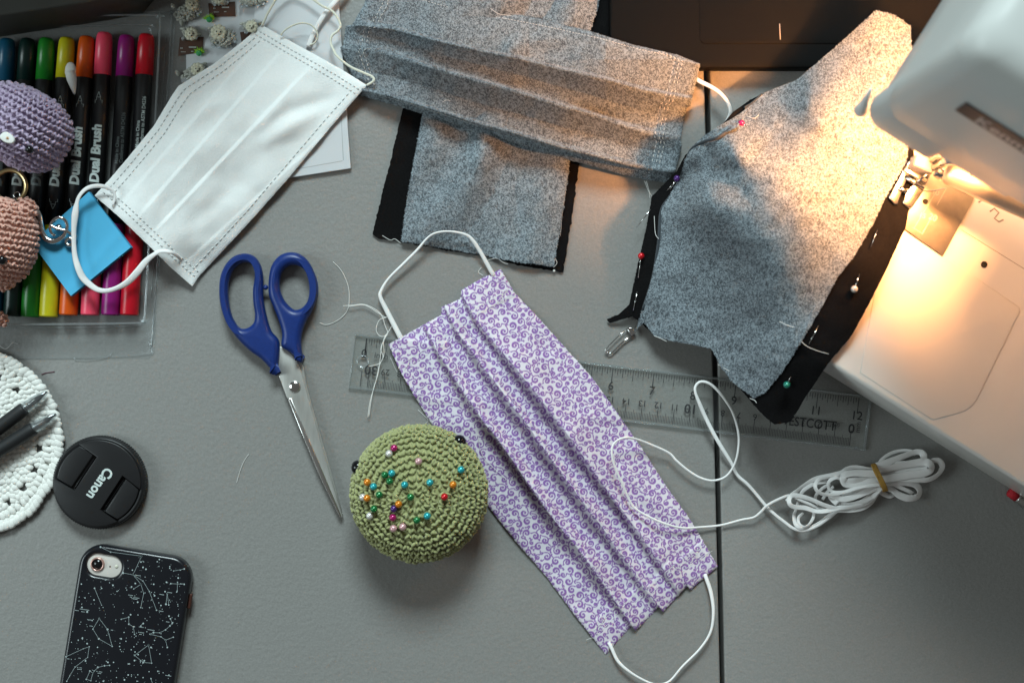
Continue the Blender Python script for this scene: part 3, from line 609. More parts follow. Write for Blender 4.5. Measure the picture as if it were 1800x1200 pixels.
# ------------------------------------------------------------------ crochet
def unit(v): v = np.asarray(v, float); return v / np.linalg.norm(v, axis=-1, keepdims=True)
SV, SF = sph(6, 5)
def crochet(mb, o, ax, e1, prof, row, stw, fat=1.0, tilt=.62, phase=0.0, jit=.06, seed=1):
    """rows of paired yarn lobes round axis ax from o along the profile (r,h) in metres; adds a core skin beneath"""
    rg = np.random.default_rng(seed); ax = unit(ax); e1 = unit(np.asarray(e1, float) - np.dot(e1, ax) * ax); e2 = np.cross(ax, e1)
    P = np.asarray(prof, float); d = np.concatenate([[0], np.cumsum(np.linalg.norm(np.diff(P, axis=0), axis=1))]); n = max(3, int(d[-1] / row)); Ms = []; Os = []
    lathe(mb, o, ax, [(max(1e-5, r - row * .30), h - row * .1) for r, h in P], 40)
    for k in range(n):
        s = (k + .5) / n * d[-1]; r = np.interp(s, d, P[:, 0]); h = np.interp(s, d, P[:, 1]); s2 = s + row * .2
        dr, dh = np.interp(s2, d, P[:, 0]) - r, np.interp(s2, d, P[:, 1]) - h; L = math.hypot(dr, dh) + 1e-12; dr /= L; dh /= L
        m = max(3, int(round(2 * math.pi * r / stw)))
        a = (np.arange(m) + (k % 2) * .5 + phase * k) / m * 2 * math.pi + rg.normal(0, jit, m) / max(m, 6) * 3
        R_ = np.cos(a)[:, None] * e1 + np.sin(a)[:, None] * e2; T = -np.sin(a)[:, None] * e1 + np.cos(a)[:, None] * e2
        Mer = R_ * dr + ax * dh; N_ = ax * dr - R_ * dh
        w = 2 * math.pi * r / m
        for sg in (-1, 1):
            tl = tilt + rg.normal(0, .22, m)
            lng = Mer * np.cos(tl)[:, None] + sg * T * np.sin(tl)[:, None]; lng = unit(lng); sid = unit(np.cross(N_, lng))
            O = o + R_ * r + ax * h + sg * T * w * .25 + N_ * row * .04 + rg.normal(0, row * .08, (m, 3))
            Ms.append(np.stack([lng * row * .56, sid * min(w, stw) * .215 * fat, N_ * row * .30 * fat], 1)); Os.append(O)
    return inst(mb, SV, SF, np.concatenate(Ms), np.concatenate(Os))

# green pincushion ---------------------------------------------------------------------
PCX, PCY, PR = 737, 866, .0402
cush = thing('pincushion', 'olive green crocheted round pincushion stuck with coloured pearl pins', 'pincushion', PCX, PCY)
c0 = W(PCX, PCY, 0, 22)
prof = [(PR * math.sin(t) ** .92, .024 + (.027 if t < math.pi / 2 else .024) * math.copysign(abs(math.cos(t)) ** .85, math.cos(t))) for t in np.linspace(.02, 2.75, 40)]
mb = MB(); crochet(mb, c0, (0, 0, 1), (1, 0, 0), prof, .0039, .0039, 1.16, .72, jit=.12, seed=2)
rg = np.random.default_rng(8)      # fuzz
mb.build('crochet_body', M['green_yarn'], cush)
for ex, ey in ((629, 819), (811, 771)):
    e = W(ex, ey, 25); q = unit(e - c0 - (0, 0, .022)); mb = MB(); ball(mb, c0 + (0, 0, .026) + q * .0395, .0044); mb.build('eye', M['black_gloss'], cush)
def dome_z(x, y):
    r = min(math.hypot(*(W(x, y, 0, 46)[:2] - c0[:2])) / PR, .98); t = math.asin(r ** (1 / .92)); return .024 + .027 * math.cos(t) ** .85
PINS = [('magenta', 440, 245, 'magenta pearl pin topmost on the green pincushion'), ('white', 402, 287, 'white pearl pin touching the topmost magenta pin'), ('pink', 625, 345, 'pale pink pearl pin standing alone near the top of the cushion'),
 ('teal', 945, 408, 'teal pearl pin furthest right on the cushion'), ('green', 370, 448, 'dark green pearl pin left of the teal one in the upper left trio'), ('teal', 423, 435, 'teal pearl pin in the upper left trio of pins'), ('green', 407, 495, 'dark green pearl pin lowest in the upper left trio'),
 ('orange', 238, 502, 'orange pearl pin near the left edge above a teal pin'), ('teal', 285, 535, 'teal pearl pin beside the upper orange pin at the left'), ('teal', 520, 522, 'teal pearl pin standing alone left of the cushion centre'), ('teal', 710, 505, 'teal pearl pin standing alone right of the cushion centre'),
 ('orange', 885, 520, 'orange pearl pin on the right side above the red pin'), ('green', 328, 597, 'dark green pearl pin alone at the left between orange and teal'), ('white', 205, 615, 'white pearl pin furthest left, half behind an orange pin'), ('orange', 236, 622, 'orange pearl pin in front of the furthest left white pin'),
 ('green', 564, 614, 'dark green pearl pin alone at the cushion centre'), ('red', 820, 612, 'bright red pearl pin, the only red one on the cushion'), ('orange', 474, 667, 'orange pearl pin touching the dark purple pin'), ('purple', 438, 702, 'dark purple pearl pin, the only purple one on the cushion'),
 ('green', 288, 703, 'dark green pearl pin just above the lower left white pin'), ('white', 257, 755, 'white pearl pin at the lower left of the cushion'), ('magenta', 430, 768, 'magenta pearl pin just below the dark purple pin'), ('teal', 690, 756, 'teal pearl pin lowest on the cushion beside a green pin'),
 ('green', 611, 788, 'green pearl pin lowest on the cushion beside a teal pin'), ('pink', 435, 850, 'pale pink pearl pin left of the two at the bottom'), ('pink', 506, 838, 'pale pink pearl pin right of the two at the bottom')]
for col, zx, zy, lab in PINS:
    x, y = 590 + zx / 4.287, 730 + zy / 4.287; z = dome_z(x, y) * 1000 + rg.uniform(2.2, 4.0); h = W(x, y, z); o = thing('pin', lab, 'pin', x, y, z, 'pearl pins stuck in the green pincushion')
    mb = MB(); dn = unit(np.array([rg.normal(0, .25), rg.normal(0, .25), -1])); tube(mb, [h, h + dn * .012], .25 * MM, None, 6); mb.build('shaft', M['chrome'], o)
    mb = MB(); ball(mb, h, .0022); mb.build('head', PEARL[col], o)

# scissors -------------------------------------------------------------------------------
z6 = lambda *a: [(360 + x / 2.4, 420 + y / 2.4) for x, y in a]
sc = thing('scissors', 'scissors with dark blue plastic handles lying open slightly left of the pincushion', 'scissors', 495, 620)
lo = z6((62, 230), (66, 165), (85, 115), (118, 78), (160, 62), (200, 68), (228, 95), (244, 140), (248, 195), (248, 250), (258, 310), (280, 385), (316, 440), (306, 568), (298, 566), (272, 540), (238, 505), (190, 470), (135, 415), (92, 350), (70, 290))
li = z6((100, 235), (103, 180), (122, 130), (155, 103), (188, 100), (208, 125), (211, 165), (204, 215), (206, 270), (213, 320), (206, 355), (178, 376), (148, 374), (122, 340), (106, 290))
ro = z6((272, 235), (272, 170), (283, 115), (312, 75), (350, 58), (392, 60), (430, 85), (458, 130), (474, 185), (474, 245), (455, 300), (428, 350), (412, 395), (408, 440), (414, 512), (402, 518), (365, 480), (326, 452), (328, 400), (312, 340), (290, 285))
ri = z6((318, 205), (322, 155), (344, 122), (378, 110), (412, 122), (436, 160), (446, 208), (438, 256), (412, 290), (380, 298), (350, 275), (330, 245))
mb = MB(); flat(mb, [cat(lo, 5, True), cat(li, 5, True)], .6, 9.5, 4.0, 5, zr=5); mb.build('handle', M['blue'], sc)
mb = MB(); flat(mb, [cat(ro, 5, True), cat(ri, 5, True)], 1.2, 10.5, 4.2, 5, zr=5); ball(mb, W(467, 505, 6), .0016); mb.build('handle', M['blue'], sc)
b1 = z6((314, 450), (340, 462), (368, 485), (392, 515), (414, 580), (440, 680), (468, 775), (492, 865), (520, 960), (544, 1045), (582, 1165), (578, 1173), (570, 1170), (560, 1150), (352, 672), (346, 668), (322, 600), (304, 556))
mb = MB(); flat(mb, [b1], 3.6, 5.0, .25, 1, zr=4); mb.build('blade', M['steel'], sc)
edge = z6((353, 674), (372, 676), (576, 1158), (578, 1172), (566, 1166)); mb = MB(); flat(mb, [z6((351, 674), (366, 670), (470, 910), (577, 1166), (574, 1173), (562, 1158), (535, 1102), (480, 990), (420, 846))], 3.8, 5.35, .5, 1, zr=4); mb.build('cutting_edge', pm('ground_steel', (.78, .78, .76), .24, 1), sc)
b2 = z6((330, 452), (362, 470), (400, 512), (416, 540), (425, 600), (450, 700), (500, 870), (546, 1030), (583, 1168), (560, 1140), (400, 700), (330, 520)); mb = MB(); flat(mb, [b2], 2.0, 3.3, .2, 1, zr=4); mb.build('blade', M['steel'], sc)
mb = MB(); c = W(360 + 380 / 2.4, 420 + 622 / 2.4, 5); lathe(mb, c, (0, 0, 1), [(.0036, 0), (.0036, .0006), (.0030, .0011), (.0016, .0015), (.0001, .0016)], 24, cap=(False, True)); mb.build('pivot_screw', M['chrome'], sc)

# clear ruler ---------------------------------------------------------------------------
ru = thing('ruler', 'clear plastic twelve inch ruler lying under the purple mask', 'ruler', 1070, 690)
R0, R1 = np.array([624., 587.]), np.array([1533., 697.]); rd = (R1 - R0) / np.linalg.norm(R1 - R0); rn = np.array([-rd[1], rd[0]]); RL, RW = np.linalg.norm(R1 - R0), 95.0
rp = lambda a, b: R0 + rd * a + rn * b
mb = MB(); flat(mb, [[rp(0, 0), rp(RL, 0), rp(RL, RW), rp(0, RW)], circ(*rp(19.5, 46), 9.5, 20)], .4, 2.3, .2, 1); mb.build('ruler_body', M['ruler'], ru)
mb = MB()
for b in (-.8, RW - 3): flat(mb, [[rp(0, b), rp(RL, b), rp(RL, b + 3.8), rp(0, b + 3.8)]], .3, 2.5, .2, 1)
flat(mb, [[rp(RL - 4, 3), rp(RL, 3), rp(RL, RW - 3), rp(RL - 4, RW - 3)]], .3, 2.45, .2, 1); flat(mb, [[rp(0, 3), rp(1.5, 3), rp(1.5, RW - 3), rp(0, RW - 3)]], .3, 2.45, .2, 1)
tube(mb, WA([tuple(p) + (2.4,) for p in circ(*rp(19.5, 46), 10, 24)]), .5 * MM, None, 6, closed=True); mb.build('ruler_edge', M['ruler_edge'], ru)
mb = MB(); ZT = 2.36
def tick(a, b0, b1, w): q = w / 2; mb.add(WA([tuple(rp(a - q, b0)), tuple(rp(a + q, b0)), tuple(rp(a + q, b1)), tuple(rp(a - q, b1))], ZT), [(0, 1, 2, 3)])
A0, IN, CM = 22.0, 72.6, 28.46
for k in range(12 * 16 + 1):
    L_ = 27 if k % 16 == 0 else 19 if k % 8 == 0 else 15 if k % 4 == 0 else 11 if k % 2 == 0 else 8; tick(A0 + k * IN / 16, 5, 5 + L_, 1.0 if k % 16 else 1.3)
C30 = 32.5
for k in range(301):
    L_ = 27 if k % 10 == 0 else 17 if k % 5 == 0 else 13; tick(C30 + k * CM / 10, RW - 5 - L_, RW - 5, .75 if k % 10 else 1.1)
tick(A0 - 1, 5, 38, 1.4); tick(20, RW - 32, RW - 5, 1.2); mb.build('tick_marks', M['ink'], ru, kind='stuff')
mb = MB()
for k in range(13): q = rp(A0 + k * IN - (0 if k else 2), 43 if k else 39); text(mb, str(k), 21, *q, rd, ZT, .01, align='CENTER')
for k in range(31):
    big = k % 10 == 0; q = rp(C30 + (30 - k) * CM + (0 if k != 30 else 3), RW - (43 if big else 40)); text(mb, str(k), 23 if big else 15.5, *q, -rd, ZT, .02 if big else .005, align='CENTER')
text(mb, 'inch', 15, *rp(38, 37), rd, ZT, .005); text(mb, '16ths', 12, *rp(72, 36), rd, ZT); text(mb, 'cm', 14, *rp(C30 + 29.6 * CM - 26, RW - 40), -rd, ZT, align='CENTER'); text(mb, 'mm', 13, *rp(RL - 14, 66), rn * -1, ZT)
text(mb, 'WESTCOTT', 23, *rp(755, 67), rd, ZT, .012, xs=.85); text(mb, '\u00ae', 10, *rp(858, 60), rd, ZT); mb.build('lettering', M['ink'], ru)

# elastic hank ------------------------------------------------------------------------------
hk = thing('elastic_hank', 'hank of white elastic tied with a tan band, its long end crossing the purple mask', 'elastic cord', 1480, 850)
z2 = lambda a: [(1040 + x / 2.8125, 660 + y / 2.8125) for x, y in a]; z8 = lambda a: [(1380 + x / 5.625, 780 + y / 5.625) for x, y in a]
mb = MB()
pz = [(1270, 655, 7), (1160, 665, 7), (1080, 635, 8), (1020, 610, 8), (980, 592, 9), (930, 608, 9), (870, 640, 8), (835, 675, 6), (800, 700, 5), (740, 712, 4), (640, 738, 3), (540, 748, 4), (450, 752, 8), (360, 730, 11), (270, 690, 12), (210, 650, 12), (180, 600, 13), (150, 530, 15), (115, 450, 17), (100, 390, 18), (105, 345, 18), (130, 318, 17), (170, 306, 16), (215, 312, 13), (280, 335, 9), (380, 380, 6), (420, 420, 6),
      (480, 470, 6), (540, 505, 6), (600, 518, 6), (660, 500, 7), (700, 450, 8), (722, 380, 10), (726, 290, 11), (700, 190, 11), (660, 120, 11), (620, 70, 11), (580, 38, 11), (540, 30, 11), (515, 50, 11), (512, 80, 11), (530, 130, 10), (560, 200, 8), (600, 280, 7), (640, 350, 6), (690, 430, 4), (720, 490, 3), (770, 535, 3), (810, 580, 3), (860, 640, 4), (900, 680, 5), (950, 720, 6), (1000, 755, 7), (1050, 765, 7), (1110, 745, 7), (1170, 705, 7), (1225, 660, 7)]
wd = [.9] * 8 + [.68] * 28 + [.85] * 6 + [1.2] * 4 + [.95] * 12
cord(mb, z2([p[:2] for p in pz]), [p[2] for p in pz], wd, .5, 8)
mb.build('loose_end', M['elastic'], hk)
mb = MB()
HK = [([(900, 200), (930, 188), (960, 150), (1030, 100), (1120, 70), (1210, 64), (1275, 82), (1290, 110)], 8, 1.1), ([(900, 215), (950, 205), (1100, 150), (1250, 92), (1330, 80), (1372, 115), (1352, 165), (1260, 190), (1100, 205), (980, 235), (900, 250)], 11, 2.2), ([(900, 250), (960, 255), (1150, 215), (1350, 180), (1430, 195), (1448, 245), (1390, 285), (1200, 310), (1030, 340), (940, 345)], 12, 2.6),
      ([(920, 260), (1100, 240), (1300, 220), (1400, 225), (1420, 250), (1300, 275), (1050, 305), (930, 315)], 10, 2.6), ([(940, 380), (1040, 372), (1150, 345), (1300, 352), (1420, 352), (1510, 302), (1555, 225), (1525, 168), (1465, 162), (1430, 185), (1380, 200)], 9, 1.9), ([(930, 370), (1040, 380), (1130, 425), (1220, 465), (1262, 490)], 6, 1.4), ([(930, 390), (1050, 388), (1200, 382), (1290, 400), (1332, 465), (1300, 525), (1210, 535), (1120, 500), (1060, 450), (960, 420)], 7, 2.3), ([(930, 460), (970, 490), (1030, 515), (1072, 498)], 4, 1.6),
      ([(950, 265), (800, 245), (690, 230), (610, 248), (560, 280), (450, 310), (300, 345), (200, 402), (120, 462), (60, 512), (20, 570)], 8, 1.5), ([(950, 300), (800, 290), (680, 285), (590, 305), (575, 340), (600, 395), (700, 390), (950, 340)], 12, 2.4), ([(950, 320), (800, 330), (650, 335), (590, 345)], 11, 2.8), ([(950, 355), (800, 365), (700, 372), (610, 380)], 10.5, 2.8),
      ([(950, 380), (800, 410), (690, 450), (560, 475), (470, 470), (428, 425), (440, 365), (500, 335), (560, 345)], 13, 1.1), ([(950, 400), (800, 415), (690, 440), (560, 482), (420, 502), (330, 475), (298, 415), (335, 352), (430, 328), (540, 315)], 14, 1.2), ([(950, 430), (900, 485), (850, 550), (770, 605), (650, 625), (540, 632), (400, 662), (300, 662), (200, 632), (90, 622), (42, 585), (48, 525), (110, 508), (250, 545), (380, 600), (520, 640), (650, 615)], 10, 1.5),
      ([(950, 440), (900, 520), (850, 590), (760, 642), (640, 660), (520, 662), (440, 702), (340, 780), (230, 830), (150, 835), (100, 785), (90, 700), (112, 640), (160, 490), (230, 422), (310, 388), (420, 370)], 7, 1.2), ([(180, 680), (132, 730), (140, 790), (190, 820), (240, 792), (280, 722), (282, 650), (250, 600)], 8, 1.0), ([(950, 410), (850, 455), (740, 500), (600, 545), (520, 535), (450, 520), (520, 590)], 11, 2.0), ([(950, 430), (860, 510), (750, 580), (620, 605), (530, 600)], 9, 2.2), ([(950, 395), (850, 440), (700, 480), (560, 520)], 10, 2.4),
      ([(450, 400), (380, 430), (310, 500), (300, 560), (330, 600)], 5, 1.0), ([(480, 420), (420, 470), (370, 550)], 4, 1.0), ([(1000, 200), (1050, 165), (1105, 130)], 6, .9)]
for k, (P, z, w) in enumerate(HK):
    Q = z8(P); n = len(Q); c_ = 1546.; zz = [z + 1.2 * math.sin(i * 1.3 + k) for i in range(n)]
    cord(mb, Q, zz, w * .98, .20, 7, 10, twist=[.55 * math.sin(i * .9 + k * 1.7) for i in range(n)])
mb.build('cord_bundle', M['elastic'], hk)
mb = MB()
for k in range(7):
    t = np.linspace(0, 2 * math.pi, 30, endpoint=False); o_ = -3.2 + k * 1.1 + .5 * math.sin(k * 2.1); ax_ = np.array([.97, -.2]); sd = np.array([.40, .92])
    P = [tuple(np.array([1546, 839]) + ax_ * (o_ + .8 * math.sin(a * 2 + k)) + sd * 25.5 * math.cos(a)) + (8.6 + 8.2 * math.sin(a),) for a in t]; tube(mb, WA(P), .62 * MM, None, 6, closed=True)
mb.build('tie_band', M['band'], hk)

# loose threads on the table --------------------------------------------------------------
t4 = lambda a: [(560 + x / 3.75, 440 + y / 3.75) for x, y in a]
def thread(P, label, z=.4, mat='thread', r=.16, more=()):
    mb = MB(); loose(mb, P, z, r, 8)
    for q in more: loose(mb, q, z, r, 8)
    mb.build('thread', M[mat], None, label, 'thread')
thread(t4([(95, 75), (140, 120), (175, 180), (198, 250), (202, 320), (195, 380), (165, 430), (110, 470), (50, 490), (8, 478)]), 'curved white thread on the table right of the blue scissor handles', .5, r=.2)
thread(t4([(160, 365), (220, 362), (290, 355), (350, 375), (410, 420), (440, 500), (455, 545), (430, 600), (430, 690), (400, 760), (385, 830), (370, 890), (350, 955), (335, 1020), (325, 1100)]), 'tangled white thread lying over the zero end of the ruler', 3.0, r=.2, more=[t4([(200, 370), (300, 360), (390, 410), (440, 440), (480, 430), (490, 480), (440, 560), (400, 560), (380, 520), (400, 460), (450, 440)]), t4([(470, 520), (430, 590), (410, 650), (425, 700), (400, 745), (330, 765)]), t4([(440, 560), (415, 640), (395, 800), (365, 900), (345, 1000), (332, 1095)])])
thread([(437, 798), (428, 812), (421, 830), (416, 848)], 'short white thread scrap alone on the table right of the lens cap', .4)
thread([(73, 658), (82, 655), (90, 654), (96, 653)], 'short dark red thread scrap on the table beside the white doily', .4, 'thread_red', .25)
thread([(-2, 606), (8, 613), (16, 609), (22, 602), (31, 604)], 'fine white thread at the left edge above the white doily', 1.5, r=.12)
thread([(840, 762), (843, 785), (850, 803), (866, 820), (886, 838), (893, 845)], 'fine white thread lying in a fold of the purple mask', 5.5, r=.13)

# safety pin
sp = thing('safety_pin', 'open steel safety pin on the table below the black strip', 'safety pin', 1092, 603)
mb = MB(); s5 = lambda a: [(1050 + x / 3.3333, 380 + y / 3.3333) for x, y in a]
tube(mb, WA([p + (2.2,) for p in map(tuple, s5([(215, 690), (150, 735), (85, 800), (68, 806), (58, 792), (66, 782)]))]), .55 * MM, None, 6); tube(mb, WA([p + (2.6,) for p in map(tuple, s5([(66, 786), (48, 796), (46, 785), (80, 745), (128, 697), (175, 660)]))]), .38 * MM, None, 6); mb.build('wire', M['chrome'], sp)
mb = MB(); flat(mb, [s5([(172, 655), (205, 648), (228, 680), (200, 700)])], 1.2, 4, .6, 2); mb.build('clasp', M['chrome'], sp)

# pencil
pe = thing('pencil', 'pencil with red eraser at the right edge of the table by the sewing machine', 'pencil', 1785, 868)
mb = MB(); o = W(1774, 862, 4.2); dv = unit(W(1800, 881, 4.2) - o); lathe(mb, o, dv, [(.0001, 0), (.0028, .0002), (.0034, .001), (.0035, .0062)], 20); mb.build('eraser', M['eraser'], pe)
mb = MB(); prof = []
for k in range(13): prof.append((.00355 + .0002 * (k % 2), .0062 + k * .0009))
lathe(mb, o, dv, prof, 20); mb.build('ferrule', M['ferrule'], pe); mb = MB(); lathe(mb, o, dv, [(.0037, .017), (.0037, .10)], 6); mb.build('shaft', M['wood'], pe, smooth=False)

# ------------------------------------------------------------------ marker tray and markers
tray = thing('marker_tray', 'clear plastic tray holding the row of brush markers', 'plastic tray', 130, 320)
mb = MB(); flat(mb, [[(-60, 20), (300, 20), (309, 28), (270, 622), (262, 630), (-60, 632)]], .2, .7, .1, 1); mb.build('base_sheet', M['blister'], tray)
mb = MB()
def wall(P, zs, r, closed=False): tube(mb, WA(cat(np.column_stack([np.asarray(P, float), np.full(len(P), zs)]), 6)), r * MM, None, 6)
inner = [(-60, 28), (262, 27), (276, 32), (281, 46), (268, 300), (255, 545), (248, 562), (230, 568), (-60, 571)]
Q = cat(inner, 6); w0 = WA(Q, .7); w1 = WA(np.array(Q) + 0, 12.5, 6); n = len(Q); F = [(i, i + 1, n + i + 1, n + i) for i in range(n - 1)]; mb.add(np.vstack([w0, w1]), F); mb.build('side_wall', M['blister'], tray)
mb = MB(); wall(inner, 12.5, .7)
wall([(-60, 22), (285, 21), (297, 27), (301, 42), (286, 300), (268, 585), (262, 600)], 1.0, .45); wall([(-60, 50), (240, 44), (262, 50), (266, 62)], 4, .4); wall([(-60, 575), (150, 575), (245, 571), (262, 560)], 4, .4); wall([(130, 628), (134, 632), (160, 632), (190, 627), (196, 618)], 1.0, .25)
wall([(-60, 629), (150, 628), (258, 622), (266, 612), (270, 560)], .9, .18); wall([(291, 60), (279, 300), (266, 520)], 1, .3); mb.build('rim', M['ruler_edge'], tray)
MK = [('blue', (.006, .09, .17), (13, 68, 143), (-11, 556), 'blue capped brush marker at the left edge of the tray'), ('dark green', (.004, .022, .018), (49, 68, 142), (22, 556), 'dark green, almost black capped brush marker'), ('green', (.012, .20, .018), (82.5, 67, 141), (53, 557), 'bright green capped brush marker'), ('yellow', (.55, .50, .012), (118, 66, 138), (85, 557), 'yellow capped brush marker'),
      ('orange', (.62, .085, .006), (153, 64, 137), (120, 554), 'orange capped brush marker'), ('pink', (.82, .07, .13), (184, 57, 132), (158, 554), 'hot pink capped brush marker standing a little proud of the row'), ('magenta', (.24, .010, .15), (223, 62, 135), (194, 554), 'magenta purple capped brush marker'), ('red', (.50, .006, .018), (258, 60, 132), (227, 554), 'red capped brush marker at the right end of the row')]
for name, colr, (tx, ty, tb), (bx, by), lab in MK:
    o = thing('brush_marker', lab, 'marker', (tx + bx) / 2, (ty + by) / 2, 1.0, 'brush markers in the tray'); z = 7.2; A = W(tx, ty, z); B = W(bx, by, z); ax = unit(B - A); L_ = np.linalg.norm(B - A); cm = pm('cap_' + name.replace(' ', '_'), colr, .30, var=.04, vsc=300)
    cl = (tb - ty) * PX; bl = 160 * PX
    mb = MB(); lathe(mb, A, ax, [(.0001, 0), (.0028, .0001), (.0040, .0008), (.0046, .0024), (.0050, .006), (.0053, cl), (.0046, cl)], 28); mb.build('brush_cap', cm, o)
    mb = MB(); lathe(mb, A, ax, [(.0046, cl - .001), (.0050, cl), (.0051, cl + .03), (.0051, L_ - bl - .012), (.0049, L_ - bl - .0118), (.0048, L_ - bl + .001)], 28); mb.build('barrel', M['black_matte'], o)
    mb = MB(); lathe(mb, A, ax, [(.0046, L_ - bl), (.0056, L_ - bl + .0003), (.0057, L_ - bl + .004), (.0056, L_ - .001), (.0053, L_), (.0049, L_ - .0004), (.0045, L_ - .001), (.0001, L_ - .001)], 28); mb.build('fine_cap', cm, o)
    d2 = np.array([tx - bx, ty - by], float); d2 /= np.linalg.norm(d2); nn = np.array([-d2[1], d2[0]]); foot = lambda y: np.array([bx + (tx - bx) * (by - y) / (by - ty), y])
    def bend(P, off=0.0):
        s = np.clip((P - np.array([bx, by])) @ nn * S, -.005, .005); tt = ((P - np.array([bx, by])) @ d2) / np.hypot(tx - bx, ty - by); zz = .0072 + np.sqrt(np.maximum(.0052 ** 2 - s * s, 1e-8)) + .00010
        w_ = B + (A - B) * tt[:, None] + s[:, None] * np.array([nn[0], -nn[1], 0]); w_[:, 2] = zz; return w_
    mb = MB(); mat = M['print_white'] if name in ('yellow', 'orange', 'pink', 'dark green') else M['print_dim']
    if name in ('magenta', 'red'):
        y0 = 290 if name == 'magenta' else 262
        q = foot(y0) - nn * -1.5; text(mb, 'Made in China', 8.2, *q, d2, bold=.01, bend=bend); q = foot(y0 - 2) + nn * 9; text(mb, 'Conforms to ASTM D4236', 8.0, *q, d2, bold=.01, bend=bend); mat = M['print_white'] if name == 'red' else M['print_dim']
    else:
        y0 = {'yellow': 330, 'orange': 327, 'pink': 323}.get(name, 329)
        q = foot(y0) + nn * (6.5 if name != 'green' else 8); text(mb, 'Dual Brush', 23.0, *q, d2, bold=.045, shear=.10, bend=bend, xs=.98)
        def icon(yc, h, w):
            for seg_ in ([(-w, -h), (-w, -h * .45), (-w * .55, -h * .45), (-w * .55, h * .05), (w * .55, h * .05), (w * .55, -h * .45), (w, -h * .45), (w, -h)], [(-w * .55, h * .05), (0, h)], [(w * .55, h * .05), (0, h)]):
                c = foot(yc); P = np.array([c + nn * a + d2 * b for a, b in seg_]); tube(mb, bend(P), .16 * MM, None, 4)
        icon(174 if name == 'pink' else 181, 10, 6.0); icon(360, -9, 7.0)
    mb.build('lettering', mat, o)
mb = MB(); ball(mb, W(124, 124, 19), (.0034, .0052, .0016)); lathe(mb, W(125, 134, 19), unit(W(131, 165, 17.5) - W(125, 134, 19)), [(.0032, -.003), (.0030, .002), (.0018, .007), (.0007, .0105), (.0001, .0112)], 16)
mb.build('white_scrap', M['felt'], None, 'small white petal shaped piece lying on the yellow marker', 'felt scrap')  # plain white petal shape above the yellow marker

# blue sticky note pad -----------------------------------------------------------------------
pad = thing('sticky_note_pad', 'blue square sticky note pad lying diagonally on the markers', 'note pad', 143, 430, 13)
q4 = np.array([(156, 337), (230, 434.5), (124.5, 520), (55.5, 427)], float)
mb = MB()
for k in range(11):
    j = RNG.normal(0, .5, (4, 2)) if k < 10 else 0; flat(mb, [q4 + j], 13.2 + k * .42, 13.2 + k * .42 + .36, .05, 1, zr=18)
mb.build('pages', M['pad_edge'], pad, smooth=False)
PT = Cloth([q4[0], q4[1]], [q4[3], q4[2]], [q4[0], q4[3]], [q4[1], q4[2]], lambda u, v, x, y: 18.0 + .5 * np.exp(-(1 - v) / .1) * (1 - u) * .2 + .35 * np.exp(-((x - 185) * .75 - (y - 440) * -.65) ** 2 / 90))
PT.mesh(40, 40).build('top_sheet', M['pad'], pad)

# lilac crocheted plush and peach crocheted plush -----------------------------------------------
def topz(mb):
    V = np.concatenate(mb.V)
    def f(x, y, z0):
        z = z0
        for _ in range(3): w = W(x, y, z); d = np.hypot(V[:, 0] - w[0], V[:, 1] - w[1]); z = V[d < .0022, 2].max() * 1000
        return z
    return f
def dirw(dx, dy): return unit(np.array([dx, -dy, 0.0]))
lp = thing('crochet_plush', 'lilac crocheted plush head with black bead eye and white felt snout on the markers', 'crochet toy', 40, 224, 13)
axl = dirw(.50, -.86); ol = W(40, 224, 36)
prof = [(.0280 * math.sin(t) ** .78, .0222 * math.copysign(abs(math.cos(t)) ** .85, math.cos(t))) for t in np.linspace(.03, 3.1, 40)]
mb = MB(); crochet(mb, ol, axl, (0, 0, 1), prof, .0038, .0031, 1.18, .85, phase=.25, seed=11); tz = topz(mb); mb.build('head', M['lilac_yarn'], lp)
mb = MB(); ball(mb, W(52, 263, tz(52, 263, 55) + .6), .0024); mb.build('eye', M['black_gloss'], lp)
mb = MB(); sn = [(3, 234), (12, 232), (22, 239), (25, 247), (20, 252), (8, 250), (-1, 242)]; zs_ = tz(13, 243, 55); flat(mb, [cat(sn, 4, True)], zs_ - 1.5, zs_ + .8, .6, 2); mb.build('snout', M['felt'], lp)
mb = MB()
for a in (0, 60, 120): tube(mb, [W(13 - 2.8 * math.cos(rad(a)), 243 - 2.8 * math.sin(rad(a)), zs_ + .9), W(13 + 2.8 * math.cos(rad(a)), 243 + 2.8 * math.sin(rad(a)), zs_ + .9)], .22 * MM, None, 5)
mb.build('snout_stitch', pm('tan_thread', (.45, .25, .12), .8), lp)
pp = thing('crochet_plush', 'peach crocheted plush charm with small ear and black eye at the left edge', 'crochet toy', -5, 430, 13)
op = W(-8, 424, 34); axp = dirw(.16, -.98)
prof = [(.0235 * math.sin(t) ** .80, .0255 * math.copysign(abs(math.cos(t)) ** .85, math.cos(t))) for t in np.linspace(.03, 3.1, 40)]
mb = MB(); crochet(mb, op, axp, (0, 0, 1), prof, .0034, .0031, 1.18, .85, phase=.25, seed=12); tz = topz(mb); mb.build('body', M['peach_yarn'], pp)
mb = MB(); crochet(mb, W(43, 372, 34), dirw(.45, -.85), (0, 0, 1), [(.0068 * math.sin(t) ** .8, .0075 * math.cos(t)) for t in np.linspace(.05, 3.0, 20)], .0031, .0030, 1.1, .8, seed=13); mb.build('ear', M['peach_yarn'], pp)
mb = MB(); crochet(mb, W(6, 497, 20), dirw(.9, -.3), (0, 0, 1), [(.0044 * math.sin(t), .0078 * math.cos(t)) for t in np.linspace(.05, 3.0, 16)], .003, .003, 1.1, .8, seed=14); mb.build('arm', M['peach_yarn'], pp)
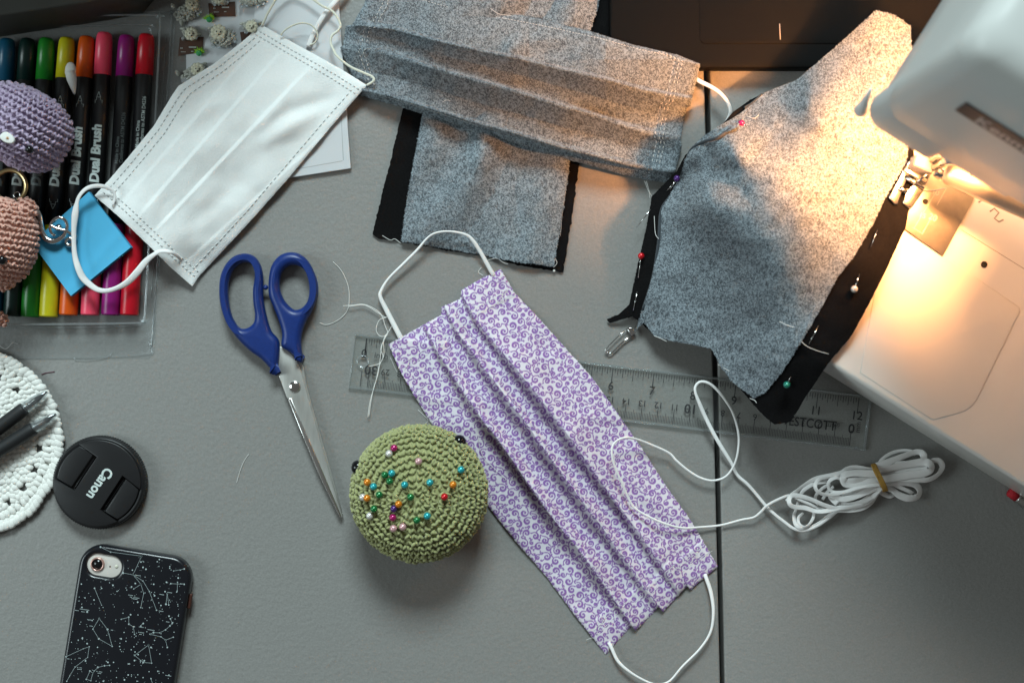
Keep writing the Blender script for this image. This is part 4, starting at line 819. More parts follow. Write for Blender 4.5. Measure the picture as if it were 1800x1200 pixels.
mb = MB(); crochet(mb, W(-4, 559, 20), dirw(.8, .5), (0, 0, 1), [(.0040 * math.sin(t), .0060 * math.cos(t)) for t in np.linspace(.05, 3.0, 16)], .003, .003, 1.1, .8, seed=15); mb.build('leg', M['peach_yarn'], pp)
mb = MB(); ball(mb, W(4, 457, tz(4, 457, 50) + .3), .0028); mb.build('eye', M['black_gloss'], pp)
kr = thing('key_ring', 'gold split ring with a small chain between the two plush toys', 'key ring', 18, 327, 18)
mb = MB()
for zz, r_ in ((20, 27.2), (21.4, 28.2)): tube(mb, WA([tuple(p) + (zz,) for p in circ(18, 327, r_, 40)]), 1.3 * MM, .6 * MM, 8, closed=True)
mb.build('ring', M['gold'], kr)
mb = MB()
for x, y, r, t in ((30, 343, 5.5, 0), (26, 350, 4, 1), (21, 354, 4, 0), (13, 356, 4.2, 1), (8, 361, 3.4, 0)):
    P = circ(0, 0, r, 16); c_ = .45 if t else 1; tube(mb, WA([(x + a, y + b * c_, 21 + (b * .3 if t else 0)) for a, b in P]), .42 * MM, None, 6, closed=True)
mb.build('chain', M['chrome'], kr)
cl = thing('swivel_clasp', 'silver lobster swivel clasp lying on the blue note pad', 'clasp', 95, 400, 18); z7 = lambda a: [(x / 4.443, 330 + y / 4.443) for x, y in a]
mb = MB(); cord(mb, z7([(235, 150), (275, 165), (308, 215), (318, 280), (330, 345), (365, 400), (420, 418), (475, 395), (512, 350), (526, 295), (505, 250), (460, 232), (415, 255), (392, 300), (398, 345), (430, 375)]), [23, 23, 23, 22.5, 22, 22, 22, 22, 22.5, 23, 24, 24.5, 24.5, 24, 23.5, 23], [1.6, 1.6, 1.7, 1.8, 1.9, 1.9, 1.8, 1.5, 1.2, 1.1, 1.0, 1.0, 1.0, .9, .9, .8], [1.4, 1.4, 1.5, 1.6, 1.6, 1.6, 1.5, 1.3, 1.1, 1.0, .9, .9, .9, .8, .8, .8], 7, 10); mb.build('hook', M['chrome'], cl)
mb = MB(); cord(mb, z7([(390, 290), (450, 320), (515, 335), (560, 362), (600, 385)]), [24, 24, 23, 22, 21], 1.0, .9); tube(mb, WA([tuple(p) + (20.5,) for p in circ(122.5, 425, 6.2, 20)]), 1.2 * MM, None, 8, closed=True); ball(mb, W(104, 400, 22), .0022); mb.build('trigger', M['chrome'], cl)

# white cards and beaded charms ---------------------------------------------------------------------
mb = MB(); flat(mb, [[(325, -60), (470, -60), (500, 60), (420, 170), (328, 172)]], .2, .8, .1, 1); mb.build('backing_card', M['card'], None, 'white backing card holding the beaded charms', 'card')
bc = thing('white_card', 'stiff white card under the disposable mask with its corner showing below', 'card', 540, 150)
mb = MB(); flat(mb, [[(452, -60), (590, -60), (595, 0), (617, 296), (505, 313), (440, 150)]], .9, 2.8, .3, 1); mb.build('sheet', M['card'], bc)
mb = MB(); flat(mb, [[(500, 300), (602, 282.2), (602, 283.6), (500, 301.4)]], 2.8, 2.9, .03, 0); flat(mb, [[(598, 180), (599, 180), (604, 282), (603, 282)]], 2.8, 2.9, .03, 0); mb.build('border_line', pm('border_grey', (.42, .42, .42), .7), bc)  # printed border lines in even grey
tagp = [([(366, 6), (413, 3), (414, 29), (368, 30)], (390, 8), 'brown printed tag with a charm at the top of the backing card'), ([(316, 66), (358, 65), (355, 92), (313, 98)], (332, 78), 'brown printed tag at the left edge of the backing card'), ([(422, 57), (446, 53), (450, 70), (425, 77)], (430, 62), 'brown tag corner showing beside the white mask')]
for P, t_, lab in tagp:
    o = thing('printed_tag', lab, 'tag', *P[0], 1, 'brown tags on the charm card'); mb = MB(); flat(mb, [P], .9, 1.6, .15, 1); mb.build('tag', M['brown'], o)
    mb = MB()
    for dx, dy, w, h in ((18, 5, 14, 2.6), (3, 7, 5, 2), (4, 14, 9, 1.2), (22, 13, 5, 1.6)):
        if P[0][0] > 420 and dx > 10: continue
        x, y = t_[0] - 18 + dx, t_[1] - 1 + dy
        for k in range(int(w / 2.2)): flat(mb, [[(x + k * 2.2, y), (x + k * 2.2 + 1.5, y), (x + k * 2.2 + 1.5, y + h), (x + k * 2.2, y + h * .9)]], 1.55, 1.68, .02, 0)
    mb.build('print_marks', M['print_white'], o)
TV, TF = sph(6, 4)
def charm(x, y, w, h, ang, lab, face=None, cry=(), seed=0, tails=()):
    rg = np.random.default_rng(seed + 60); o = thing('beaded_charm', lab, 'charm', x, y, 1, 'cream beaded animal charms'); c, s = math.cos(rad(ang)), math.sin(rad(ang))
    mb = MB(); n = int(w * h / 9); a = rg.uniform(0, 6.28, n); r = np.sqrt(rg.uniform(0, 1, n)); lx, ly = r * np.cos(a) * w / 2, r * np.sin(a) * h / 2
    X = x + c * lx - s * ly; Y = y + s * lx + c * ly; Z = 2.2 + 4.2 * np.sqrt(1 - np.clip(r, 0, .98) ** 2) + rg.uniform(-.3, .4, n); O = WA(np.column_stack([X, Y, Z])); R_ = rg.uniform(.00075, .0012, n)
    inst(mb, TV, TF, R_[:, None, None] * np.eye(3)[None], O); ball(mb, W(x, y, 1.5), (w * .44 * PX, h * .44 * PX, .0045), R=[[c, -s, 0], [s, c, 0], [0, 0, 1]])
    for tx, ty, tw, th, ta in tails: ca, sa = math.cos(rad(ta)), math.sin(rad(ta)); ball(mb, W(tx, ty, 3), (tw * PX / 2, th * PX / 2, .0016), R=[[ca, -sa, 0], [sa, ca, 0], [0, 0, 1]])
    mb.build('bead_body', M['bead'], o)
    if face:
        mb = MB(); fx, fy, fr = face
        for k in range(9): A = 2 * math.pi * k / 9; ball(mb, W(fx + fr * .72 * math.cos(A), fy + fr * .72 * math.sin(A), 7.2), (fr * .40 * PX, fr * .40 * PX, .0011), 8, 6)
        ball(mb, W(fx, fy, 7.2), (fr * .62 * PX, fr * .62 * PX, .0020)); mb.build('face', pm('face_cream', (.62, .60, .46), .4, var=.15, vsc=700), o)
        mb = MB(); 
        for k, (a_, b_) in enumerate(((-.25, -.1), (.3, -.05), (.05, .3))): ball(mb, W(fx + a_ * fr, fy + b_ * fr, 8.9), .0005, 8, 6)
        mb.build('face_dots', M['black_gloss'], o)
    if cry:
        mb = MB()
        for cx, cy, cr in cry: lathe(mb, W(cx, cy, 3.2), (0, 0, 1), [(cr * PX, 0), (cr * PX, .0012), (cr * .62 * PX, .0024), (.0001, .0025)], 8)
        mb.build('crystal', M['crystal'], o, smooth=False)
charm(330, 22, 50, 27, -22, 'cream beaded animal charm at the top left corner of the backing card', (337, 7, 11), ((316, 22, 5), (349, 26, 4), (354, 22, 3)), 1, ((304, 11, 12, 7, 60), (319, 40, 7, 13, -10), (352, -2, 14, 7, -20)))
charm(387, 1, 34, 16, 0, 'cream beaded charm above the top brown tag, cut by the frame', (385, -3, 10), ((378, 8, 4.2), (399, 5, 4)), 2)
charm(445, 2, 46, 16, 0, 'cream beaded charm at the top right of the backing card with crystal feet', None, ((425, 11, 3.5), (434, 9, 4), (454, 9, 4.2), (463, 7, 3.5)), 3)
charm(335, 59, 28, 22, 12, 'cream beaded face charm above the left brown tag', (336, 60, 11), ((323, 69, 4), (343, 67, 5)), 4, ((324, 51, 17, 6, 0), (350, 60, 9, 6, 30)))
charm(392, 66, 46, 34, 5, 'large cream beaded charm with crystals in the middle of the backing card', (384, 57, 13), ((404, 64, 3.6), (411, 58, 3.6), (409, 65, 3.4), (375, 81, 4), (385, 82, 4.5), (403, 76, 4.2), (413, 73, 3.6)), 5, ((371, 50, 15, 6, -8),))
charm(441, 46, 24, 20, -10, 'cream beaded face charm beside the corner of the white mask', (442, 47, 10), ((433, 57, 4),), 6, ((428, 42, 15, 6, -6), (457, 41, 9, 6, -30)))
charm(340, 128, 44, 24, -28, 'lowest cream beaded charm at the edge of the white mask', (347, 122, 11), ((324, 143, 5.5), (328, 140, 4)), 7, ((312, 129, 8, 12, -30), (359, 113, 12, 6, -20), (331, 126, 14, 6, -50)))
for x, y, lab, sd in ((369, 34, 'lime green star charm with a green gem below the top brown tag', 1), (351, 93, 'lime green star charm with a green gem at the corner of the left brown tag', 2)):
    o = thing('leaf_charm', lab, 'charm', x, y, 1, 'lime green star charms'); rg_ = np.random.default_rng(sd); mb = MB()
    for k in range(11):
        A = rad(-175 + 17 * k + rg_.uniform(-5, 5)); L_ = rg_.uniform(9, 14); dx, dy = math.cos(A), math.sin(A) * .75; lathe(mb, W(x, y, 2.2), unit(W(x + dx * L_, y + dy * L_, 3.6) - W(x, y, 2.2)), [(.0007, .001), (.0006, .002), (.00005, L_ * PX)], 6)
    mb.build('leaves', M['leaf_green'], o); mb = MB(); lathe(mb, W(x - 1, y + 1, 2.2), (0, 0, 1), [(.0019, 0), (.0019, .001), (.0012, .0022), (.0001, .0023)], 8); mb.build('gem', M['green_gem'], o, smooth=False)

# dark case at the far left corner, laptop -----------------------------------------------------------
dc = thing('dark_case', 'dark olive grey case in the far left corner behind the marker tray', 'case', 60, -100)
mb = MB(); flat(mb, [[(-400, -420), (560, -420), (220, -3), (155, 9), (60, 24), (-400, 92)]], .2, 46, 1.5, 2, zr=40); mb.build('body', M['dark_box'], dc)
mb = MB(); flat(mb, [[(-400, -420), (520, -420), (380, -250), (-400, -250)]], 46, 190, 1.5, 2, zr=0); mb.build('unseen_shade_block', M['dark_box'], dc)  # upright slab added out of view to shade the marker tops
lap = thing('laptop', 'black laptop with its touchpad at the far edge beside the grey masks', 'laptop', 1350, 20)
mb = MB(); flat(mb, [rrect(1510, -280, 876, 800, 14)], 1.0, 12.0, 1.4, 3, zr=12); mb.build('body', M['laptop'], lap)
mb = MB(); flat(mb, [rrect(1540, -73, 620, 300, 10)], 11.8, 12.45, .25, 2); mb.build('touchpad', M['laptop'], lap)
mb = MB(); flat(mb, [[(1369.6, 42), (1371.4, 42), (1372.6, 70), (1370.8, 70)]], 12.4, 12.55, .05, 0); mb.build('button_divider', pm('divider', (.30, .26, .22), .5), lap)

# ------------------------------------------------------------------ doily and pens
dl = thing('doily', 'round white crocheted cotton doily at the left edge', 'doily', -57, 778)
mb = MB(); cx, cy = -57, 778; rgd = np.random.default_rng(21); DR, DF = sph(7, 5)
def lobes(P, ang, L_, w, h, z):
    P = np.asarray(P, float); n = len(P); d = np.stack([np.cos(ang), -np.sin(ang), np.zeros(n)], 1); s = np.stack([np.sin(ang), np.cos(ang), np.zeros(n)], 1)
    inst(mb, DR, DF, np.stack([d * L_ * 1.18 * PX, s * w * 1.3 * PX, np.tile([[0, 0, h * MM]], (n, 1))], 1), WA(np.column_stack([P, np.broadcast_to(z, (n,))])))
for R_, n, L_, w, tl, z in ((161, 96, 9.5, 6.2, .75, 3.6), (154, 92, 8.5, 5.5, .55, 2.8), (143, 84, 8.5, 4.6, 1.35, 2.9), (137, 80, 7.5, 4.4, .3, 2.4)):
    a = np.arange(n) / n * 2 * math.pi + rgd.normal(0, .008, n); P = np.column_stack([cx + R_ * np.cos(a) + rgd.normal(0, .8, n), cy + R_ * np.sin(a) + rgd.normal(0, .8, n)]); lobes(P, a + math.pi / 2 - tl + rgd.normal(0, .1, n), L_, w, 1.9, z + rgd.normal(0, .15, n))
NH = 21; hole0 = math.atan2(789 - cy, 73 - cx)
for R_ in (130, 123, 116):
    n = 84; a = np.arange(n) / n * 2 * math.pi + (R_ % 2) * .03
    ph = ((a - hole0) / (2 * math.pi) * NH + .5) % 1 - .5; k = np.abs(ph) > (.20 if R_ > 117 else -1); a = a[k]; m = len(a)
    lobes(np.column_stack([cx + R_ * np.cos(a) + rgd.normal(0, .8, m), cy + R_ * np.sin(a) + rgd.normal(0, .8, m)]), a + rgd.normal(0, .25, m), 6.8, 5.0, 1.8, 2.6 + rgd.normal(0, .2, m))
for i, R_ in enumerate(range(108, 20, -8)):
    n = int(2 * math.pi * R_ / 9); a = np.arange(n) / n * 2 * math.pi + i * .02; lobes(np.column_stack([cx + R_ * np.cos(a) + rgd.normal(0, 1, n), cy + R_ * np.sin(a) + rgd.normal(0, 1, n)]), a + (.5 if i % 2 else -.4) + rgd.normal(0, .25, n), 6.6, 4.8, 1.7, 2.5 + rgd.normal(0, .25, n))
t = np.linspace(0, 2 * math.pi, 60, endpoint=False); V = np.concatenate([WA(np.column_stack([cx + r * np.cos(t), cy + r * np.sin(t)]), 1.2) for r in (20, 112)]); mb.add(V, [(i, (i + 1) % 60, 60 + (i + 1) % 60, 60 + i) for i in range(60)])
for r0, r1 in ((110, 119.5), (136.5, 163)):
    V = np.concatenate([WA(np.column_stack([cx + r * np.cos(t), cy + r * np.sin(t)]), 1.7) for r in (r0, r1)]); mb.add(V, [(i, (i + 1) % 60, 60 + (i + 1) % 60, 60 + i) for i in range(60)])
mb.build('crochet_disc', M['white_yarn'], dl)
for (gx, gy), (tx, ty), lab in (((43, 718), (82.5, 688.5), 'upper black gel pen with clear tip resting on the doily'), ((59, 752.5), (98.5, 727.5), 'lower black gel pen with clear tip resting on the doily')):
    o = thing('gel_pen', lab, 'pen', gx, gy, 5, 'black pens on the doily'); z = 10.2; G = W(gx, gy, z); T = W(tx, ty, z - 1); ax = unit(T - G); L_ = np.linalg.norm(T - G)
    mb = MB(); pr_ = [(.0038, -.060), (.0043, -.059)]
    for k in range(24): pr_ += [(.00435, -.055 + k * .0022), (.00428, -.0545 + k * .0022)]
    lathe(mb, G, ax, pr_ + [(.0043, -.0008), (.0040, 0), (.0036, .0001)], 24); mb.build('grip', M['black_rubber'], o)
    mb = MB(); lathe(mb, G, ax, [(.0001, -.117), (.0022, -.117), (.0024, -.112), (.0036, -.1115), (.0039, -.108), (.0040, -.0595)], 20); mb.build('barrel', M['black_gloss'], o)
    mb = MB(); lathe(mb, G, ax, [(.0037, 0), (.0036, .003), (.0030, L_ * .55), (.0016, L_ * .92), (.0009, L_)], 20); mb.build('nose_cone', M['pen_clear'], o)
    mb = MB(); t = np.linspace(0, 1, 90); _, e1, e2 = frame(ax); P = G + ax * (t[:, None] * L_ * .5) + (.0024 - .0006 * t[:, None]) * (np.cos(t * 40)[:, None] * e1 + np.sin(t * 40)[:, None] * e2); tube(mb, P, .28 * MM, None, 5); mb.build('spring', M['chrome'], o)
    mb = MB(); lathe(mb, G, ax, [(.0016, .0005), (.0016, L_ * .5), (.0019, L_ * .55), (.0008, L_ * .85), (.0004, L_ * 1.0)], 14); mb.build('refill_tip', M['black_gloss'], o)

# ------------------------------------------------------------------ lens cap
lc = thing('lens_cap', 'round black camera lens cap with two pinch clips beside the doily', 'lens cap', 179, 846)
CX, CY, ZC = 171, 849, 10
A1, B1, C1, D1 = (138, 780), (170, 803), (131, 862), (99, 841); A2, B2, C2, D2 = (250, 861), (215, 836), (176, 895), (207, 917)
arc = lambda a, b, r: [tuple(p) for p in circ(CX, CY, r, max(4, int((b - a) / 4)), a, b)]
an = lambda p: math.degrees(math.atan2(p[1] - CY, p[0] - CX)) % 360
out = arc(an(D2), an(D1), 76) + [C1, B1] + arc(an(A1), an(A2) + 360, 76) + [B2, C2]
mb = MB(); flat(mb, [out], 6.0, 10.0, .5, 2, zr=10); mb.build('front_plate', M['black_matte'], lc)
c0_ = W(CX, CY, 0, 10); mb = MB(); R0_ = 76 * PX
lathe(mb, c0_, (0, 0, 1), [(R0_ * .9, .001), (R0_ * 1.045, .0006), (R0_ * 1.06, .0012), (R0_ * 1.06, .0058), (R0_ * 1.04, .0078), (R0_ * 1.0, .0086), (R0_ * .93, .0066), (.0001, .0064)], 72, cap=(True, False)); mb.build('rim', M['black_matte'], lc)
mb = MB()
for k in range(110): a = 2 * math.pi * k / 110; lathe(mb, c0_ + (R0_ * 1.06 * math.cos(a), R0_ * 1.06 * math.sin(a), .0014), (0, 0, 1), [(.0005, 0), (.0005, .0042)], 5)
mb.build('rim_ridges', M['black_matte'], lc)
for P, cc in ((arc(an(D1), an(A1), 73), (B1, C1)), (arc(an(A2), an(D2), 73), (C2, B2))):
    v = np.array([CX, CY]) - np.mean(cc, 0); v /= np.linalg.norm(v); q = [tuple(np.array(p) - v * 7 * 1.0) for p in cc]
    out = P + ([tuple(np.array(cc[0]) - v * 8), tuple(np.array(cc[1]) - v * 8)]); mb = MB(); flat(mb, [out], 6.5, 9.0, .9, 3, zr=10); mb.build('pinch_clip', M['black_matte'], lc)
    mb = MB(); e_ = np.array(cc[1], float) - np.array(cc[0], float)
    flat(mb, [[tuple(np.array(cc[0]) - v * 3 + e_ * .04), tuple(np.array(cc[1]) - v * 3 - e_ * .04), tuple(np.array(cc[1]) - v * 5.2 - e_ * .04), tuple(np.array(cc[0]) - v * 5.2 + e_ * .04)]], 6.4, 7.4, .2, 1, zr=10); mb.build('clip_bar', M['black_gloss'], lc)
mb = MB(); text(mb, 'Canon', 25, 186.5, 819.5, (-.57, .82), 10.12, .03, xs=.92); mb.build('lettering', M['print_white'], lc)

# ------------------------------------------------------------------ phone
ph = thing('phone', 'phone in a glossy black case printed with white star constellations', 'phone', 215, 1160); ANG = 9.3
pc = W(0, 0)
ctr = np.array([243.5, 968.5]) + np.array([-math.sin(rad(ANG)), math.cos(rad(ANG))]) * 201; lens = (172, 990.7)
pill = rrect(183.3, 993.6, 60, 37, 18, ANG, 8)
mb = MB(); flat(mb, [rrect(ctr[0], ctr[1], 199, 405, 40, ANG, 10), pill], .8, 9.6, 2.6, 5, zr=8); mb.build('case', M['case_black'], ph)
mb = MB(); flat(mb, [rrect(183, 994, 78, 52, 20, ANG)], 5.5, 7.6, .2, 1); mb.build('phone_back', M['phone_back'], ph)
mb = MB(); lathe(mb, W(172, 990.7, 7.4), (0, 0, 1), [(12.2 * PX, 0), (12.2 * PX, .0012), (11.3 * PX, .0017), (9.6 * PX, .0017), (9.4 * PX, .0012)], 36, cap=(False, False)); mb.build('lens_ring', M['rose'], ph)
mb = MB(); lathe(mb, W(172, 990.7, 7.4), (0, 0, 1), [(9.6 * PX, 0), (9.6 * PX, .0012), (.0001, .00125)], 30); ball(mb, W(193.5, 995, 7.6), .0005); mb.build('lens_glass', M['black_gloss'], ph)
mb = MB(); lathe(mb, W(205, 995, 7.55), (0, 0, 1), [(3.0 * PX, 0), (3.0 * PX, .0003), (.0001, .0003)], 18); mb.build('flash', pm('flash_cream', (.62, .60, .50), .3), ph)
mb = MB(); flat(mb, [rrect(333, 1057, 5, 26, 2, ANG)], 4.0, 7.0, .4, 1, zr=8); mb.build('side_button', pm('copper_button', (.09, .035, .025), .4, .5), ph)
mb = MB(); rgs = np.random.default_rng(17); zs = 9.66; zp = lambda x, y: (60 + x / 4.2857, 920 + y / 4.2857)
def dot(x, y, r): mb.add(WA([(x + r * math.cos(a), y + r * math.sin(a)) for a in np.linspace(0, 2 * math.pi, 7)[:-1]], zs), [tuple(range(6))])
def line(a, b, w=.42): a, b = np.array(a), np.array(b); d = (b - a) / (np.linalg.norm(b - a) + 1e-9); n_ = np.array([-d[1], d[0]]) * w / 2; mb.add(WA([tuple(a - n_), tuple(b - n_), tuple(b + n_), tuple(a + n_)], zs), [(0, 1, 2, 3)])
CON = [[(500, 175), (572, 210)], [(810, 243), (745, 383), (820, 430), (868, 510), (922, 650)], [(745, 383), (805, 455), (825, 525), (803, 630)], [(805, 455), (750, 490)], [(670, 370), (745, 383)], [(1050, 355), (1130, 340)], [(455, 485), (508, 612)], [(1080, 440), (1078, 505)], [(1030, 450), (1130, 455)], [(1003, 525), (993, 605)], [(1003, 525), (1014, 610)], [(490, 712), (443, 792), (487, 865), (588, 922), (553, 795), (490, 712)],
       [(656, 718), (712, 703), (714, 755), (748, 775), (756, 832)], [(1027, 715), (1040, 750), (1023, 768), (990, 798), (945, 820), (900, 818), (870, 830), (955, 850), (990, 875), (1048, 853)], [(990, 875), (1003, 930)], [(862, 912), (757, 990), (822, 1043), (885, 1048), (862, 912)], [(240, 1000), (370, 940), (415, 925), (403, 1005), (308, 1078), (270, 1140), (246, 1185)], [(568, 1065), (530, 1068), (480, 1080), (442, 1122), (420, 1108), (393, 1170), (427, 1180), (442, 1122)], [(880, 1165), (900, 1230), (950, 1290)], [(575, 212), (810, 243)], [(500, 1290), (560, 1240), (640, 1270)]]
for c in CON:
    for a, b in zip(c[:-1], c[1:]): line(zp(*a), zp(*b))
    for p in c: dot(*zp(*p), rgs.uniform(.9, 1.8))
U = np.array([math.cos(rad(ANG)), math.sin(rad(ANG))]); Vv = np.array([-U[1], U[0]])
for k in range(430):
    p = ctr + U * rgs.uniform(-92, 92) + Vv * rgs.uniform(-193, 40)
    if p[1] < 1016 and p[0] < 222: continue
    dot(p[0], p[1], float(np.clip(rgs.exponential(.42) + .28, .28, 1.5)))
for x, y, n in ((345, 640, 9), (355, 660, 6), (710, 535, 7), (722, 550, 9), (735, 562, 5), (400, 720, 6), (400, 765, 5), (790, 775, 6), (785, 815, 5), (785, 830, 5), (855, 795, 6), (470, 1110, 5), (470, 1122, 5), (905, 515, 2), (940, 655, 4), (1005, 515, 4), (945, 530, 4), (760, 385, 5), (310, 650, 3), (325, 1080, 5), (325, 1093, 4), (990, 1140, 6), (250, 1015, 4), (1100, 450, 3), (985, 735, 4), (335, 1010, 2)):
    for i in range(n):
        if rgs.uniform() < .85: q = zp(x + i * 9, y + i * 1.4); line(q, (q[0] + 1.4, q[1] + .2), 1.0)
mb.build('constellation_print', M['star'], ph)

# ------------------------------------------------------------------ sewing machine
sm = thing('sewing_machine', 'white sewing machine with its lamp lit at the right edge', 'sewing machine', 1600, 400)
ax2 = np.array([.847, .532]); bx2 = np.array([.532, -.847]); sq = lambda o, a, b: tuple(np.array(o) + ax2 * a + bx2 * b)
ZB = 70.0; OB = (1460, 640)
bed = [sq(OB, -62, 14), sq(OB, -56, 3), sq(OB, -46, 0), sq(OB, 900, 0), sq(OB, 900, 560), sq(OB, -150, 560)]
mb = MB(); flat(mb, [bed], 14, ZB, 2.6, 4, zr=ZB); mb.build('bed', M['machine'], sm)
mb = MB(); flat(mb, [[sq(OB, -48, 16), sq(OB, 890, 16), sq(OB, 890, 540), sq(OB, -136, 540)]], 0.2, 15, 1, 2, zr=ZB); mb.build('foot_rail', M['machine'], sm)
slide = [(1588, 401.5), (1657.5, 450.5), (1690, 470), (1792, 540), (1793, 549), (1787, 560), (1716, 704), (1708, 714), (1695, 723), (1640, 738), (1512, 655), (1540, 500)]
mb = MB(); flat(mb, [slide], ZB - .6, ZB + .55, .4, 3); mb.build('slide_panel', M['machine'], sm)
npl = [(1588, 401), (1657.5, 449.6), (1714, 345.6), (1640, 296), (1600, 290)]
mb = MB(); flat(mb, [[(1540, 370), (1588, 401), (1657.5, 449.6), (1714, 345.6), (1680, 280), (1600, 250)]], ZB, ZB + 2.2, .3, 2); mb.build('needle_plate', M['plate'], sm)
mb = MB()
def disk(x, y, r, z, m=mb): m.add(WA([(x + r * math.cos(a), y + r * math.sin(a)) for a in np.linspace(0, 2 * math.pi, 21)[:-1]], z), [tuple(range(20))])
disk(1626.5, 354.5, 5, ZB + 2.25)
def gl(a, b, w, z): a, b = np.array(a, float), np.array(b, float); d = (b - a) / np.linalg.norm(b - a); n_ = np.array([-d[1], d[0]]) * w / 2; mb.add(WA([tuple(a - n_), tuple(b - n_), tuple(b + n_), tuple(a + n_)], z), [(0, 1, 2, 3)])
mb.build('screw_hole', M['hole'], sm)
mb = MB(); disk(1730, 465, 6, ZB + .6, mb); mb.build('screw_hole', M['hole'], sm)
mb = MB(); gl((1606, 402), (1648, 333), 1.0, ZB + 2.26); gl((1620.5, 412), (1636, 384), 1.0, ZB + 2.26); gl((1647, 361), (1664, 330), 1.0, ZB + 2.26); gl((1603, 399), (1622, 411), .8, ZB + 2.26)
text(mb, '20', 15, 1631, 384, (.93, .37), ZB + 2.27, .01); text(mb, '15', 13, 1614, 380, (.93, .37), ZB + 2.27, .01); text(mb, '10', 13, 1637, 340, (.93, .37), ZB + 2.27); mb.build('engraved_guides', pm('engraving', (.80, .72, .58), .4), sm)
mb = MB()
gl((1690, 404), (1830, 491), 1.4, ZB + .05); mb.build('seam_line', pm('seam_grey', (.40, .37, .33), .6), sm)  # groove line beside the needle plate, darker than the bed
mb = MB()
for P in ([(1740, 372), (1748, 366), (1756, 374), (1748, 384), (1756, 390), (1764, 386)], [(1795, 380), (1804, 372), (1812, 388)], [(1720, 356), (1726, 352)]): tube(mb, WA([p + (ZB + .1,) for p in P]), .5 * MM, .1 * MM, 4)
mb.build('scale_marks', pm('grey_ink', (.30, .28, .26), .5), sm)
# presser foot
mb = MB(); zf = ZB + 7.5
for P in ([(1596, 285), (1606, 290), (1588, 330), (1578, 360), (1572, 359), (1563, 347)], [(1617, 300), (1635, 310), (1622, 338), (1604, 365), (1597, 366), (1587, 357), (1592, 342), (1600, 330)]): flat(mb, [P], zf - 1.5, zf + .8, .5, 2)
flat(mb, [[(1598, 283), (1636, 308), (1628, 324), (1590, 301)]], zf + .4, zf + 3.4, .7, 2)
for a, b in (((1590, 310), (1624, 331)), ((1580, 330), (1594, 338))): tube(mb, [W(*a, zf + 1.2), W(*b, zf + 1.2)], .0014, None, 8)
mb.build('presser_foot', M['nickel'], sm)
mb = MB(); flat(mb, [[(1612, 272), (1626, 268), (1650, 284), (1640, 305), (1606, 290)]], zf + 3, zf + 16, 1.5, 3); mb.build('foot_holder', M['smoke'], sm)
mb = MB(); lathe(mb, W(1645, 300, zf + 10), unit(W(1668, 316, zf + 10) - W(1645, 300, zf + 10)), [(.0028, 0), (.0032, .001), (.0032, .004), (.002, .0045), (.002, .007)], 14); lathe(mb, W(1640, 278, zf + 12), (0, 0, 1), [(.0040, 0), (.0040, .05)], 16); mb.build('presser_bar', M['chrome'], sm)
mb = MB(); tube(mb, [W(1633, 304, zf + 9), W(1612, 320, zf + 4), W(1594, 334, zf - 2)], [.0007, .0006, .0004], None, 8); lathe(mb, W(1637, 296, zf + 10), (0, 0, 1), [(.0022, 0), (.0022, .045)], 14); mb.build('needle', M['chrome'], sm)
mb = MB(); tube(mb, WA(cat([(1594, 333, zf + 2), (1612, 334, zf - 3), (1640, 335, zf - 4.5), (1662, 331, zf - 4.4)], 6)), .22 * MM, None, 5); mb.build('needle_thread', M['thread'], sm)
mb = MB(); lathe(mb, W(1660, 300, 108), unit(W(1780, 352, 112) - W(1660, 300, 108)), [(.0001, 0), (.0045, .0010), (.0062, .003), (.0068, .010), (.0068, .075)], 28); mb.build('thread_guard', pm('satin_metal', (.60, .55, .48), .38, .8, bump=.1, bsc=600, stretch=(.2, 1, 1)), sm)
# head: an open-bottomed shell round the lamp
OHx, OHy = 1420., 257.; ZR0, ZR1 = 166., 282.
def hp(a, b, z): p = np.array([OHx, OHy]) + ax2 * a + bx2 * b; return np.array([(p[0] - 900) * S, (600 - p[1]) * S, z * MM])
def ring(ins, z, front=0, n=7):
    P = []; A0_, A1_, B0_, B1_ = ins, 900 - ins, ins + front - 20, 330 - ins; r = 34
    for (ca_, cb_, s0) in ((A0_ + r, B0_ + r, 180), (A1_ - r, B0_ + r, 270), (A1_ - r, B1_ - r, 0), (A0_ + r, B1_ - r, 90)):
        for k in range(n + 1): t_ = rad(s0 + 90 * k / n); P.append(hp(ca_ + r * math.cos(t_), cb_ + r * math.sin(t_), z))
    return np.array(P)
mb = MB(); rings = [ring(9, ZR0 + 1.5), ring(9, ZR0 + 30), ring(8, ZR0 + .3), ring(3, ZR0), ring(0, ZR0 + 2), ring(0, ZR0 + 30), ring(3, ZR0 + 70, 8), ring(5, ZR1 - 16, 16), ring(10, ZR1 - 7, 20), ring(19, ZR1 - 2, 26), ring(33, ZR1, 34)]
rings = [rings[1], rings[0]] + rings[2:]; n = len(rings[0]); F = []
for i in range(len(rings) - 1):
    for j in range(n): F.append((i * n + j, i * n + (j + 1) % n, (i + 1) * n + (j + 1) % n, (i + 1) * n + j))
F.append(tuple((len(rings) - 1) * n + j for j in range(n))); F.append(tuple(range(n - 1, -1, -1))); mb.add(np.concatenate(rings), F); mb.build('head', M['machine_head'], sm)
def plate_ring(z, bf, bb, aL, aR):
    P = []
    for (ca_, cb_, s0, r) in ((aL + 30, bf + 30, 180, 30), (aR - 12, bf + 12, 270, 12)):
        for k in range(7): t_ = rad(s0 + 90 * k / 6); P.append(hp(ca_ + r * math.cos(t_), cb_ + r * math.sin(t_), z))
    P += [hp(aR, max(bb, bf + 14), z), hp(aR - 14, bb, z), hp(aL + 32, bb, z), hp(aL + 10, max(bb, bf + 32), z), hp(aL, max(bb, bf + 34), z)]
    return np.array(P)
